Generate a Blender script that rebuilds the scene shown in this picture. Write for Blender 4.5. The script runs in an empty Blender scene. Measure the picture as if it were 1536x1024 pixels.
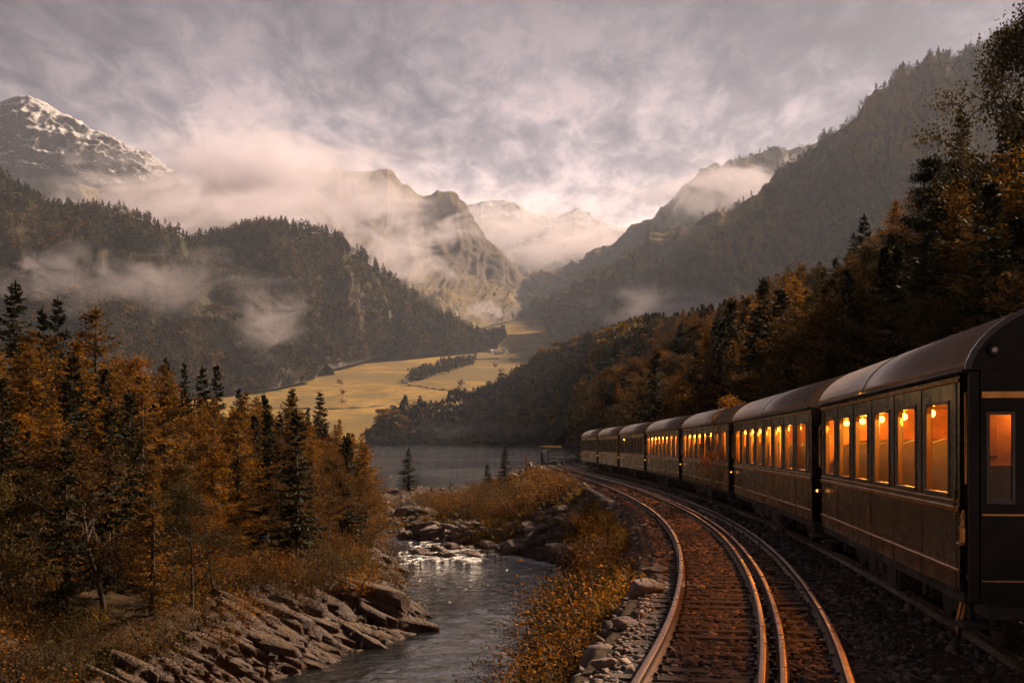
import bpy, math, random
import numpy as np
from mathutils import Vector, Matrix
R = math.radians
scene = bpy.context.scene

# ------------------------------------------------------------------ camera
F = 1700.0            # focal length in pixels of a 1536 px wide frame
CX, HY = 768.0, 656.0 # principal column, horizon row
cam_d = bpy.data.cameras.new("camera")
cam = bpy.data.objects.new("camera", cam_d)
scene.collection.objects.link(cam)
cam.location = (0, 0, 0)
cam.rotation_euler = (R(90), 0, 0)
cam_d.sensor_fit = 'HORIZONTAL'
cam_d.sensor_width = 36.0
cam_d.lens = 36.0 * F / 1536.0
cam_d.shift_y = (HY - 512.0) / 1536.0
cam_d.clip_start = 0.1
cam_d.clip_end = 40000
scene.camera = cam

# ------------------------------------------------------------------ sky and sun
SUN_EL, SUN_AZ = R(35), R(50)      # azimuth clockwise from +Y (ahead), i.e. ahead and to the right
sun_dir = Vector((math.sin(SUN_AZ) * math.cos(SUN_EL), math.cos(SUN_AZ) * math.cos(SUN_EL), math.sin(SUN_EL)))
world = bpy.data.worlds.new("World")
scene.world = world
world.use_nodes = True
wn, wl = world.node_tree.nodes, world.node_tree.links
wn.clear()


def N(nodes, typ, **kw):
    n = nodes.new(typ)
    for k, v in kw.items():
        if k == 'inp':
            for kk, vv in v.items():
                n.inputs[kk].default_value = vv
        else:
            setattr(n, k, v)
    return n


def ramp(nodes, stops, interp='LINEAR'):
    r = nodes.new('ShaderNodeValToRGB')
    el = r.color_ramp.elements
    r.color_ramp.interpolation = interp
    while len(el) < len(stops):
        el.new(0.5)
    for e, (p, c) in zip(el, stops):
        e.position = p
        e.color = c if len(c) == 4 else (*c, 1)
    return r


def build_world():
    out = N(wn, 'ShaderNodeOutputWorld')
    bg = N(wn, 'ShaderNodeBackground')
    sky = N(wn, 'ShaderNodeTexSky', sky_type='NISHITA', sun_disc=False)
    sky.sun_elevation = SUN_EL
    sky.sun_rotation = SUN_AZ
    sky.dust_density = 3.0
    tc = N(wn, 'ShaderNodeTexCoord')
    sep = N(wn, 'ShaderNodeSeparateXYZ')
    wl.new(tc.outputs['Generated'], sep.inputs[0])
    # cloud sheet: project the direction on a plane overhead
    zc = N(wn, 'ShaderNodeMath', operation='MAXIMUM', inp={1: 0.0})
    wl.new(sep.outputs['Z'], zc.inputs[0])
    za = N(wn, 'ShaderNodeMath', operation='ADD', inp={1: 0.16})
    wl.new(zc.outputs[0], za.inputs[0])
    dv = N(wn, 'ShaderNodeVectorMath', operation='DIVIDE')
    cb = N(wn, 'ShaderNodeCombineXYZ')
    for i in range(3):
        wl.new(za.outputs[0], cb.inputs[i])
    wl.new(tc.outputs['Generated'], dv.inputs[0])
    wl.new(cb.outputs[0], dv.inputs[1])
    mp = N(wn, 'ShaderNodeMapping')
    mp.inputs['Scale'].default_value = (1.25, 0.62, 0.0)
    mp.inputs['Location'].default_value = (3.1, 1.7, 0.0)
    wl.new(dv.outputs[0], mp.inputs[0])
    n1 = N(wn, 'ShaderNodeTexNoise', inp={'Scale': 2.3, 'Detail': 10.0, 'Roughness': 0.60, 'Distortion': 0.25})
    n2 = N(wn, 'ShaderNodeTexNoise', inp={'Scale': 10.0, 'Detail': 9.0, 'Roughness': 0.68, 'Distortion': 0.3})
    wl.new(mp.outputs[0], n1.inputs[0])
    wl.new(mp.outputs[0], n2.inputs[0])
    mixn = N(wn, 'ShaderNodeMath', operation='MULTIPLY_ADD', inp={1: 0.5})
    wl.new(n2.outputs[0], mixn.inputs[0])
    sc = N(wn, 'ShaderNodeMath', operation='MULTIPLY', inp={1: 0.5})
    wl.new(n1.outputs[0], sc.inputs[0])
    wl.new(sc.outputs[0], mixn.inputs[2])
    # brightness near the veiled sun
    dot = N(wn, 'ShaderNodeVectorMath', operation='DOT_PRODUCT')
    nrm = N(wn, 'ShaderNodeVectorMath', operation='NORMALIZE')
    wl.new(tc.outputs['Generated'], nrm.inputs[0])
    wl.new(nrm.outputs[0], dot.inputs[0])
    g = Vector((math.sin(R(15)) * math.cos(R(12)), math.cos(R(15)) * math.cos(R(12)), math.sin(R(12))))
    dot.inputs[1].default_value = g
    glow = N(wn, 'ShaderNodeMapRange', inp={1: 0.55, 2: 1.0, 3: 0.0, 4: 1.0})
    glow.interpolation_type = 'SMOOTHSTEP'
    wl.new(dot.outputs['Value'], glow.inputs[0])
    # elevation 0..1
    elev = N(wn, 'ShaderNodeMapRange', inp={1: 0.0, 2: 0.37, 3: 0.0, 4: 1.0})
    wl.new(sep.outputs['Z'], elev.inputs[0])
    warm = ramp(wn, [(0.0, (0.68, 0.49, 0.405)), (0.36, (0.47, 0.352, 0.315)), (0.62, (0.212, 0.173, 0.180)), (0.85, (0.092, 0.081, 0.095)), (1.0, (0.046, 0.043, 0.056))])
    wl.new(elev.outputs[0], warm.inputs[0])
    lit = ramp(wn, [(0.40, (0.36, 0.37, 0.43)), (0.465, (0.64, 0.635, 0.66)), (0.525, (1.05, 1.02, 1.0)), (0.59, (1.55, 1.40, 1.28))])
    wl.new(mixn.outputs[0], lit.inputs[0])
    m1 = N(wn, 'ShaderNodeMix', data_type='RGBA', blend_type='MULTIPLY')
    m1.inputs[0].default_value = 1.0
    wl.new(warm.outputs[0], m1.inputs[6])
    wl.new(lit.outputs[0], m1.inputs[7])
    gl = N(wn, 'ShaderNodeMapRange', inp={1: 0.0, 2: 1.0, 3: 0.48, 4: 1.70})
    wl.new(glow.outputs[0], gl.inputs[0])
    m2 = N(wn, 'ShaderNodeVectorMath', operation='SCALE')
    wl.new(m1.outputs[2], m2.inputs[0])
    wl.new(gl.outputs[0], m2.inputs['Scale'])
    # a little clear sky between the clouds
    sk = N(wn, 'ShaderNodeVectorMath', operation='SCALE', inp={'Scale': 0.06})
    wl.new(sky.outputs[0], sk.inputs[0])
    fac = N(wn, 'ShaderNodeMapRange', inp={1: 0.40, 2: 0.58, 3: 0.92, 4: 0.98})
    wl.new(mixn.outputs[0], fac.inputs[0])
    m3 = N(wn, 'ShaderNodeMix', data_type='RGBA')
    wl.new(fac.outputs[0], m3.inputs[0])
    wl.new(sk.outputs[0], m3.inputs[6])
    wl.new(m2.outputs[0], m3.inputs[7])
    wl.new(m3.outputs[2], bg.inputs[0])
    bg.inputs[1].default_value = SKY_STRENGTH
    wl.new(bg.outputs[0], out.inputs[0])


SKY_STRENGTH = 0.90
build_world()
sun_d = bpy.data.lights.new("sun", 'SUN')
sun_d.energy = 5.0
sun_d.angle = R(6)
sun_d.color = (1.0, 0.75, 0.53)
sun = bpy.data.objects.new("sun", sun_d)
sun.rotation_euler = (-sun_dir).to_track_quat('-Z', 'Y').to_euler()
sun.location = sun_dir * 100
scene.collection.objects.link(sun)

vs = scene.view_settings
vs.view_transform = 'Standard'
vs.look = 'None'
vs.exposure = 1.1
vs.gamma = 1.0
cy = scene.cycles
cy.use_denoising = True
cy.denoiser = 'OPENIMAGEDENOISE'
cy.max_bounces = 6
cy.diffuse_bounces = 2
cy.glossy_bounces = 3
cy.transmission_bounces = 4
cy.transparent_max_bounces = 12
cy.volume_bounces = 2
cy.caustics_reflective = False
cy.caustics_refractive = False
cy.use_adaptive_sampling = True
cy.adaptive_threshold = 0.03
cy.sample_clamp_indirect = 4.0
cy.volume_max_steps = 64
cy.volume_step_rate = 1.0

# ------------------------------------------------------------------ helpers
COL = scene.collection


def P(px, py, D):
    return np.array(((px - CX) / F * D, D, (HY - py) / F * D))


def link(name, data, parent=None):
    o = bpy.data.objects.new(name, data)
    COL.objects.link(o)
    if parent is not None:
        o.parent = parent
    return o


def tag(o, label=None, cat=None, group=None, kind=None):
    if label:
        o['label'] = label
    if cat:
        o['category'] = cat
    if group:
        o['group'] = group
    if kind:
        o['kind'] = kind
    return o


def empty(name, loc=(0, 0, 0), rz=0.0):
    o = bpy.data.objects.new(name, None)
    o.empty_display_size = 0.3
    o.location = loc
    o.rotation_euler = (0, 0, rz)
    COL.objects.link(o)
    return o


def mesh_from(name, V, faces, mats=(), midx=None, tint=None, smooth=False):
    """V (n,3); faces: (m,k) array or a list of such arrays (k = 3 or 4)."""
    if not isinstance(faces, (list, tuple)):
        faces = [faces]
    faces = [np.asarray(f, dtype=np.int32) for f in faces if len(f)]
    me = bpy.data.meshes.new(name)
    V = np.asarray(V, dtype=np.float32)
    me.vertices.add(len(V))
    me.vertices.foreach_set('co', V.ravel())
    loops = np.concatenate([f.ravel() for f in faces])
    tot = np.concatenate([np.full(len(f), f.shape[1], dtype=np.int32) for f in faces])
    start = np.concatenate([[0], np.cumsum(tot)[:-1]]).astype(np.int32)
    me.loops.add(len(loops))
    me.loops.foreach_set('vertex_index', loops)
    me.polygons.add(len(tot))
    me.polygons.foreach_set('loop_start', start)
    me.polygons.foreach_set('loop_total', tot)
    for m in mats:
        me.materials.append(m)
    if midx is not None:
        me.polygons.foreach_set('material_index', np.asarray(midx, dtype=np.int32))
    if smooth:
        me.polygons.foreach_set('use_smooth', np.ones(len(tot), dtype=bool))
    if tint is not None:
        a = me.attributes.new('tint', 'FLOAT', 'POINT')
        a.data.foreach_set('value', np.asarray(tint, dtype=np.float32))
    me.update(calc_edges=True)
    me.validate()
    return me


def grid_faces(nr, nc):
    i = np.arange(nr - 1)[:, None] * nc + np.arange(nc - 1)[None, :]
    i = i.ravel()
    return np.stack([i, i + 1, i + nc + 1, i + nc], 1)


class MB:
    """collects boxes, tubes, prisms into one mesh"""

    def __init__(self):
        self.v, self.f, self.n = [], [], 0

    def add(self, V, Fs):
        V = np.asarray(V, dtype=float)
        self.v.append(V)
        for f in Fs:
            self.f.append([int(i) + self.n for i in f])
        self.n += len(V)
        return self

    def box(self, x0, x1, y0, y1, z0, z1, bev=0.0):
        b = min(bev, (x1 - x0) * .45, (y1 - y0) * .45, (z1 - z0) * .45)
        if b <= 0:
            V = [(x, y, z) for z in (z0, z1) for y in (y0, y1) for x in (x0, x1)]
            return self.add(V, [(0, 2, 3, 1), (4, 5, 7, 6), (0, 1, 5, 4), (2, 6, 7, 3), (0, 4, 6, 2), (1, 3, 7, 5)])
        # bevelled: each corner split in three
        V, idx = [], {}
        for sx in (0, 1):
            for sy in (0, 1):
                for sz in (0, 1):
                    X, Y, Z = (x0, x1)[sx], (y0, y1)[sy], (z0, z1)[sz]
                    ix, iy, iz = X + (b if sx == 0 else -b), Y + (b if sy == 0 else -b), Z + (b if sz == 0 else -b)
                    for ax, p in enumerate(((X, iy, iz), (ix, Y, iz), (ix, iy, Z))):
                        idx[(sx, sy, sz, ax)] = len(V)
                        V.append(p)
        Fs = []
        for s in (0, 1):
            q = [idx[(s, a, c, 0)] for a, c in ((0, 0), (1, 0), (1, 1), (0, 1))]
            Fs.append(q if s else q[::-1])
            q = [idx[(a, s, c, 1)] for a, c in ((0, 0), (0, 1), (1, 1), (1, 0))]
            Fs.append(q if s else q[::-1])
            q = [idx[(a, c, s, 2)] for a, c in ((0, 0), (1, 0), (1, 1), (0, 1))]
            Fs.append(q if s else q[::-1])
        for a in (0, 1):
            for c in (0, 1):
                Fs.append([idx[(0, a, c, 1)], idx[(1, a, c, 1)], idx[(1, a, c, 2)], idx[(0, a, c, 2)]])
                Fs.append([idx[(a, 0, c, 0)], idx[(a, 1, c, 0)], idx[(a, 1, c, 2)], idx[(a, 0, c, 2)]])
                Fs.append([idx[(a, c, 0, 0)], idx[(a, c, 1, 0)], idx[(a, c, 1, 1)], idx[(a, c, 0, 1)]])
        for k in [(a, b_, c) for a in (0, 1) for b_ in (0, 1) for c in (0, 1)]:
            Fs.append([idx[k + (0,)], idx[k + (1,)], idx[k + (2,)]])
        return self.add(V, Fs)

    def tube(self, pts, rad, n=8, cap=True):
        pts = [np.asarray(p, float) for p in pts]
        rad = list(rad) if hasattr(rad, '__len__') else [rad] * len(pts)
        V, Fs = [], []
        up = np.array((0.13, 0.21, 0.97))
        for i, p in enumerate(pts):
            d = pts[min(i + 1, len(pts) - 1)] - pts[max(i - 1, 0)]
            d = d / (np.linalg.norm(d) + 1e-9)
            a = np.cross(d, up)
            if np.linalg.norm(a) < 0.1:
                a = np.cross(d, (1, 0, 0))
            a /= np.linalg.norm(a)
            b = np.cross(d, a)
            for k in range(n):
                t = 2 * math.pi * k / n
                V.append(p + rad[i] * (a * math.cos(t) + b * math.sin(t)))
        for i in range(len(pts) - 1):
            for k in range(n):
                k2 = (k + 1) % n
                Fs.append((i * n + k, i * n + k2, (i + 1) * n + k2, (i + 1) * n + k))
        if cap:
            Fs.append(tuple(range(n))[::-1])
            Fs.append(tuple((len(pts) - 1) * n + k for k in range(n)))
        return self.add(V, Fs)

    def prism(self, prof, x0, x1, axis='x'):
        """prof: list of (a,b) profile points; extruded along axis"""
        n = len(prof)
        V = []
        for x in (x0, x1):
            for a, b in prof:
                V.append((x, a, b) if axis == 'x' else (a, x, b) if axis == 'y' else (a, b, x))
        Fs = [(k, (k + 1) % n, n + (k + 1) % n, n + k) for k in range(n)]
        Fs += [tuple(range(n))[::-1], tuple(n + k for k in range(n))]
        return self.add(V, Fs)

    def sphere(self, c, r, nu=12, nv=8):
        V, Fs = [], []
        for j in range(nv + 1):
            for i in range(nu):
                t, p = 2 * math.pi * i / nu, math.pi * j / nv
                V.append((c[0] + r * math.sin(p) * math.cos(t), c[1] + r * math.sin(p) * math.sin(t), c[2] + r * math.cos(p)))
        for j in range(nv):
            for i in range(nu):
                i2 = (i + 1) % nu
                Fs.append((j * nu + i, (j + 1) * nu + i, (j + 1) * nu + i2, j * nu + i2))
        return self.add(V, Fs)

    def mesh(self, name, mat=None, smooth=False):
        me = bpy.data.meshes.new(name)
        me.from_pydata([tuple(p) for p in np.concatenate(self.v)], [], self.f)
        if mat:
            me.materials.append(mat)
        if smooth:
            me.polygons.foreach_set('use_smooth', [True] * len(me.polygons))
        me.validate()
        me.update()
        return me

    def build(self, name, mat, parent=None, smooth=False):
        return link(name, self.mesh(name, mat, smooth), parent)


# ---- numpy value noise
_rs = np.random.RandomState(7)
_T = _rs.rand(1 << 16)


def _h(ix, iy, iz):
    return _T[(ix * 73856093 ^ iy * 19349663 ^ iz * 83492791) & 0xFFFF]


def vnoise(x, y, z=0.0):
    x, y, z = np.broadcast_arrays(np.asarray(x, float), np.asarray(y, float), np.asarray(z, float))
    ix, iy, iz = np.floor(x).astype(np.int64), np.floor(y).astype(np.int64), np.floor(z).astype(np.int64)
    fx, fy, fz = x - ix, y - iy, z - iz
    fx, fy, fz = [t * t * t * (t * (t * 6 - 15) + 10) for t in (fx, fy, fz)]
    r = 0
    for a in (0, 1):
        for b in (0, 1):
            for c in (0, 1):
                w = (fx if a else 1 - fx) * (fy if b else 1 - fy) * (fz if c else 1 - fz)
                r = r + w * _h(ix + a, iy + b, iz + c)
    return r * 2 - 1


def fbm(x, y, z=0.0, oct=5, gain=0.5, lac=2.03):
    r, a, s = 0, 1.0, 0
    for k in range(oct):
        r = r + a * vnoise(x, y, z + 17.3 * k)
        s += a
        a *= gain
        x, y, z = np.asarray(x) * lac, np.asarray(y) * lac, np.asarray(z) * lac
    return r / s


def ridged(x, y, z=0.0, oct=5, gain=0.55, lac=2.07):
    r, a, s = 0, 1.0, 0
    for k in range(oct):
        r = r + a * (1 - 2 * np.abs(vnoise(x, y, z + 9.1 * k)))
        s += a
        a *= gain
        x, y, z = np.asarray(x) * lac, np.asarray(y) * lac, np.asarray(z) * lac
    return r / s


def spline(xs, ys):
    """monotone-ish cubic Hermite through the points"""
    xs, ys = np.array(xs, float), np.array(ys, float)
    d = np.diff(ys) / np.diff(xs)
    m = np.zeros(len(xs))
    m[0], m[-1] = d[0], d[-1]
    m[1:-1] = (d[:-1] * np.diff(xs)[1:] + d[1:] * np.diff(xs)[:-1]) / (xs[2:] - xs[:-2])

    def f(x):
        x = np.asarray(x, float)
        i = np.clip(np.searchsorted(xs, x) - 1, 0, len(xs) - 2)
        h = xs[i + 1] - xs[i]
        t = np.clip((x - xs[i]) / h, -3, 4)
        out = x < xs[0]
        t2, t3 = t * t, t * t * t
        y = (2 * t3 - 3 * t2 + 1) * ys[i] + (t3 - 2 * t2 + t) * h * m[i] + (-2 * t3 + 3 * t2) * ys[i + 1] + (t3 - t2) * h * m[i + 1]
        y = np.where(out, ys[0] + (x - xs[0]) * m[0], y)
        y = np.where(x > xs[-1], ys[-1] + (x - xs[-1]) * m[-1], y)
        return y
    return f


def smooth01(t):
    t = np.clip(t, 0, 1)
    return t * t * (3 - 2 * t)

# ------------------------------------------------------------------ materials
def mat_new(name):
    m = bpy.data.materials.new(name)
    m.use_nodes = True
    nt = m.node_tree
    nt.nodes.clear()
    out = nt.nodes.new('ShaderNodeOutputMaterial')
    return m, nt.nodes, nt.links, out


def principled(nodes, links, out, **inp):
    b = nodes.new('ShaderNodeBsdfPrincipled')
    for k, v in inp.items():
        b.inputs[k].default_value = v
    links.new(b.outputs[0], out.inputs[0])
    return b


def bump(nodes, links, height, strength, dist, bsdf):
    b = N(nodes, 'ShaderNodeBump', inp={'Strength': strength, 'Distance': dist})
    links.new(height, b.inputs['Height'])
    links.new(b.outputs[0], bsdf.inputs['Normal'])
    return b


def simple_mat(name, col, rough=0.5, metal=0.0, noise=0.25, scale=6.0, bumpd=0.0, coat=0.0, spec=0.5):
    m, nd, ln, out = mat_new(name)
    b = principled(nd, ln, out, Roughness=rough, Metallic=metal)
    b.inputs['Coat Weight'].default_value = coat
    b.inputs['Specular IOR Level'].default_value = spec
    tc = nd.new('ShaderNodeTexCoord')
    n = N(nd, 'ShaderNodeTexNoise', inp={'Scale': scale, 'Detail': 6.0, 'Roughness': 0.6})
    ln.new(tc.outputs['Object'], n.inputs[0])
    r = ramp(nd, [(0.25, tuple(c * (1 - noise) for c in col)), (0.75, tuple(min(1, c * (1 + noise)) for c in col))])
    ln.new(n.outputs[0], r.inputs[0])
    ln.new(r.outputs[0], b.inputs['Base Color'])
    rr = N(nd, 'ShaderNodeMapRange', inp={1: 0.3, 2: 0.7, 3: max(0.03, rough * 0.8), 4: min(1, rough * 1.25)})
    n2 = N(nd, 'ShaderNodeTexNoise', inp={'Scale': scale * 0.37, 'Detail': 5.0})
    ln.new(tc.outputs['Object'], n2.inputs[0])
    ln.new(n2.outputs[0], rr.inputs[0])
    ln.new(rr.outputs[0], b.inputs['Roughness'])
    if bumpd:
        bump(nd, ln, n.outputs[0], 0.6, bumpd, b)
    return m


def leaf_mat(name, stops, rough=0.65, transl=0.35):
    """stops: colour ramp over (tint attribute + object random)"""
    m, nd, ln, out = mat_new(name)
    at = N(nd, 'ShaderNodeAttribute', attribute_name='tint')
    oi = nd.new('ShaderNodeObjectInfo')
    ma = N(nd, 'ShaderNodeMath', operation='MULTIPLY_ADD', inp={1: 0.34})
    ln.new(oi.outputs['Random'], ma.inputs[0])
    ms = N(nd, 'ShaderNodeMath', operation='MULTIPLY', inp={1: 0.66})
    ln.new(at.outputs['Fac'], ms.inputs[0])
    ln.new(ms.outputs[0], ma.inputs[2])
    r = ramp(nd, stops)
    ln.new(ma.outputs[0], r.inputs[0])
    b = nd.new('ShaderNodeBsdfPrincipled')
    b.inputs['Roughness'].default_value = rough
    b.inputs['Specular IOR Level'].default_value = 0.08
    ln.new(r.outputs[0], b.inputs['Base Color'])
    t = nd.new('ShaderNodeBsdfTranslucent')
    ln.new(r.outputs[0], t.inputs[0])
    mx = N(nd, 'ShaderNodeMixShader', inp={0: transl})
    ln.new(b.outputs[0], mx.inputs[1])
    ln.new(t.outputs[0], mx.inputs[2])
    ln.new(mx.outputs[0], out.inputs[0])
    return m


M = {}
M['bark'] = simple_mat('bark', (0.045, 0.03, 0.02), 0.9, noise=0.5, scale=9, bumpd=0.03)
M['bark_pale'] = simple_mat('pale_bark', (0.10, 0.075, 0.05), 0.9, noise=0.5, scale=14, bumpd=0.02)
M['spruce'] = leaf_mat('spruce_needles', [(0.0, (0.012, 0.014, 0.006)), (0.5, (0.024, 0.024, 0.009)), (1.0, (0.05, 0.036, 0.012))], transl=0.15)
M['larch'] = leaf_mat('golden_larch_needles', [(0.0, (0.026, 0.017, 0.006)), (0.4, (0.095, 0.052, 0.010)), (0.75, (0.25, 0.108, 0.009)), (1.0, (0.45, 0.195, 0.011))])
M['birch'] = leaf_mat('orange_leaves', [(0.0, (0.035, 0.020, 0.006)), (0.35, (0.14, 0.057, 0.007)), (0.7, (0.34, 0.135, 0.009)), (1.0, (0.60, 0.26, 0.014))])
M['olive'] = leaf_mat('olive_leaves', [(0.0, (0.022, 0.020, 0.007)), (0.5, (0.060, 0.042, 0.012)), (1.0, (0.13, 0.075, 0.016))])
M['rust'] = leaf_mat('rust_leaves', [(0.0, (0.022, 0.014, 0.006)), (0.5, (0.075, 0.038, 0.010)), (1.0, (0.20, 0.095, 0.015))])
M['far_green_brightened'] = leaf_mat('brightened_fir_needles', [(0.0, (0.022, 0.022, 0.008)), (0.5, (0.075, 0.06, 0.015)), (1.0, (0.19, 0.12, 0.024))], transl=0.2)  # needle colour brightened to make up for the shade on the far slope
M['far_gold'] = leaf_mat('far_gold_leaves', [(0.0, (0.06, 0.04, 0.009)), (0.5, (0.23, 0.125, 0.018)), (1.0, (0.48, 0.25, 0.026))])  # golden sunlight put into the leaf colour, as the slope is shaded
M['grass'] = leaf_mat('dry_grass', [(0.0, (0.055, 0.034, 0.008)), (0.5, (0.17, 0.095, 0.014)), (1.0, (0.38, 0.22, 0.03))], transl=0.25)


def terrain_mat(name, low, high, rock, scale, rock_at=(0.45, 0.7), snow=None, patch=None, bumps=1.0, rough=0.95):
    """low/high: soil and grass colours mixed by noise; rock on steep faces; snow=(z0, z1)"""
    m, nd, ln, out = mat_new(name)
    b = principled(nd, ln, out, Roughness=rough)
    b.inputs['Specular IOR Level'].default_value = 0.2
    geo = nd.new('ShaderNodeNewGeometry')
    mp = N(nd, 'ShaderNodeMapping')
    mp.inputs['Scale'].default_value = (1 / scale,) * 3
    ln.new(geo.outputs['Position'], mp.inputs[0])
    n1 = N(nd, 'ShaderNodeTexNoise', inp={'Scale': 1.0, 'Detail': 9.0, 'Roughness': 0.62})
    n2 = N(nd, 'ShaderNodeTexNoise', inp={'Scale': 6.5, 'Detail': 8.0, 'Roughness': 0.68})
    ln.new(mp.outputs[0], n1.inputs[0])
    ln.new(mp.outputs[0], n2.inputs[0])
    ad = N(nd, 'ShaderNodeMath', operation='MULTIPLY_ADD', inp={1: 0.5})
    ln.new(n2.outputs[0], ad.inputs[0])
    hl = N(nd, 'ShaderNodeMath', operation='MULTIPLY', inp={1: 0.5})
    ln.new(n1.outputs[0], hl.inputs[0])
    ln.new(hl.outputs[0], ad.inputs[2])
    stops = [(0.38, low), (0.50, tuple((a + c) / 2 for a, c in zip(low, high))), (0.62, high)]
    r = ramp(nd, stops)
    ln.new(ad.outputs[0], r.inputs[0])
    col = r.outputs[0]
    if patch:
        n3 = N(nd, 'ShaderNodeTexNoise', inp={'Scale': 0.55, 'Detail': 4.0})
        ln.new(mp.outputs[0], n3.inputs[0])
        f = N(nd, 'ShaderNodeMapRange', inp={1: 0.47, 2: 0.58})
        ln.new(n3.outputs[0], f.inputs[0])
        mx = N(nd, 'ShaderNodeMix', data_type='RGBA')
        ln.new(f.outputs[0], mx.inputs[0])
        ln.new(col, mx.inputs[6])
        mx.inputs[7].default_value = (*patch, 1)
        col = mx.outputs[2]
    sep = nd.new('ShaderNodeSeparateXYZ')
    ln.new(geo.outputs['Normal'], sep.inputs[0])
    if rock:
        st = N(nd, 'ShaderNodeMath', operation='MULTIPLY_ADD', inp={1: -0.5, 2: 0.25})
        ln.new(n2.outputs[0], st.inputs[0])
        s2 = N(nd, 'ShaderNodeMath', operation='ADD')
        ln.new(sep.outputs['Z'], s2.inputs[0])
        ln.new(st.outputs[0], s2.inputs[1])
        f = N(nd, 'ShaderNodeMapRange', inp={1: rock_at[0], 2: rock_at[1], 3: 1.0, 4: 0.0})
        ln.new(s2.outputs[0], f.inputs[0])
        rk = ramp(nd, [(0.3, tuple(c * 0.55 for c in rock)), (0.7, tuple(c * 1.3 for c in rock))])
        ln.new(n2.outputs[0], rk.inputs[0])
        mx = N(nd, 'ShaderNodeMix', data_type='RGBA')
        ln.new(f.outputs[0], mx.inputs[0])
        ln.new(col, mx.inputs[6])
        ln.new(rk.outputs[0], mx.inputs[7])
        col = mx.outputs[2]
    if snow:
        sp = nd.new('ShaderNodeSeparateXYZ')
        ln.new(geo.outputs['Position'], sp.inputs[0])
        hz = N(nd, 'ShaderNodeMapRange', inp={1: snow[0], 2: snow[1]})
        ln.new(sp.outputs['Z'], hz.inputs[0])
        a1 = N(nd, 'ShaderNodeMath', operation='MULTIPLY_ADD', inp={1: 2.2})
        ln.new(ad.outputs[0], a1.inputs[0])
        a2 = N(nd, 'ShaderNodeMath', operation='MULTIPLY_ADD', inp={1: 1.5, 2: -2.22})
        ln.new(sep.outputs['Z'], a2.inputs[0])
        ln.new(a2.outputs[0], a1.inputs[2])
        a3 = N(nd, 'ShaderNodeMath', operation='ADD')
        ln.new(a1.outputs[0], a3.inputs[0])
        ln.new(hz.outputs[0], a3.inputs[1])
        f = N(nd, 'ShaderNodeMapRange', inp={1: 0.64, 2: 0.76})
        ln.new(a3.outputs[0], f.inputs[0])
        mx = N(nd, 'ShaderNodeMix', data_type='RGBA')
        ln.new(f.outputs[0], mx.inputs[0])
        ln.new(col, mx.inputs[6])
        mx.inputs[7].default_value = (0.50, 0.48, 0.49, 1)  # snow greyed below its real white, cloud shadow put into the colour
        col = mx.outputs[2]
    ln.new(col, b.inputs['Base Color'])
    bump(nd, ln, ad.outputs[0], 0.7 * bumps, scale * 0.12, b)
    return m


M['ground'] = terrain_mat('bank_soil', (0.022, 0.014, 0.008), (0.085, 0.048, 0.018), (0.09, 0.065, 0.052), 5.0, (0.55, 0.8), patch=(0.05, 0.026, 0.010))
M['hill'] = terrain_mat('forest_floor', (0.018, 0.012, 0.007), (0.06, 0.034, 0.013), (0.07, 0.05, 0.04), 9.0, (0.3, 0.5))
M['valley'] = terrain_mat('valley_meadow', (0.10, 0.066, 0.016), (0.38, 0.222, 0.040), None, 95.0, patch=(0.15, 0.098, 0.024), bumps=0.4)
M['wooded'] = terrain_mat('wooded_slope', (0.014, 0.016, 0.007), (0.060, 0.047, 0.018), (0.10, 0.085, 0.075), 120.0, (0.26, 0.42), patch=(0.075, 0.052, 0.019))
M['wooded_gold'] = terrain_mat('clearings_and_wood', (0.014, 0.014, 0.007), (0.15, 0.10, 0.032), (0.07, 0.058, 0.05), 150.0, (0.24, 0.40), patch=(0.24, 0.15, 0.042))
M['alp'] = terrain_mat('alpine_slope', (0.04, 0.032, 0.014), (0.23, 0.145, 0.046), (0.10, 0.08, 0.07), 200.0, (0.40, 0.60), patch=(0.06, 0.042, 0.02))
M['golden'] = terrain_mat('golden_slope', (0.06, 0.047, 0.015), (0.25, 0.165, 0.042), (0.12, 0.09, 0.07), 180.0, (0.40, 0.62), patch=(0.075, 0.05, 0.021))
M['snowy'] = terrain_mat('snowy_rock', (0.06, 0.046, 0.035), (0.13, 0.085, 0.05), (0.085, 0.072, 0.066), 260.0, (0.5, 0.75), snow=(560.0, 980.0))
M['snowy_far'] = terrain_mat('far_snowy_rock', (0.06, 0.05, 0.04), (0.12, 0.09, 0.06), (0.08, 0.07, 0.066), 300.0, (0.5, 0.75), snow=(760.0, 1250.0))


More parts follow.
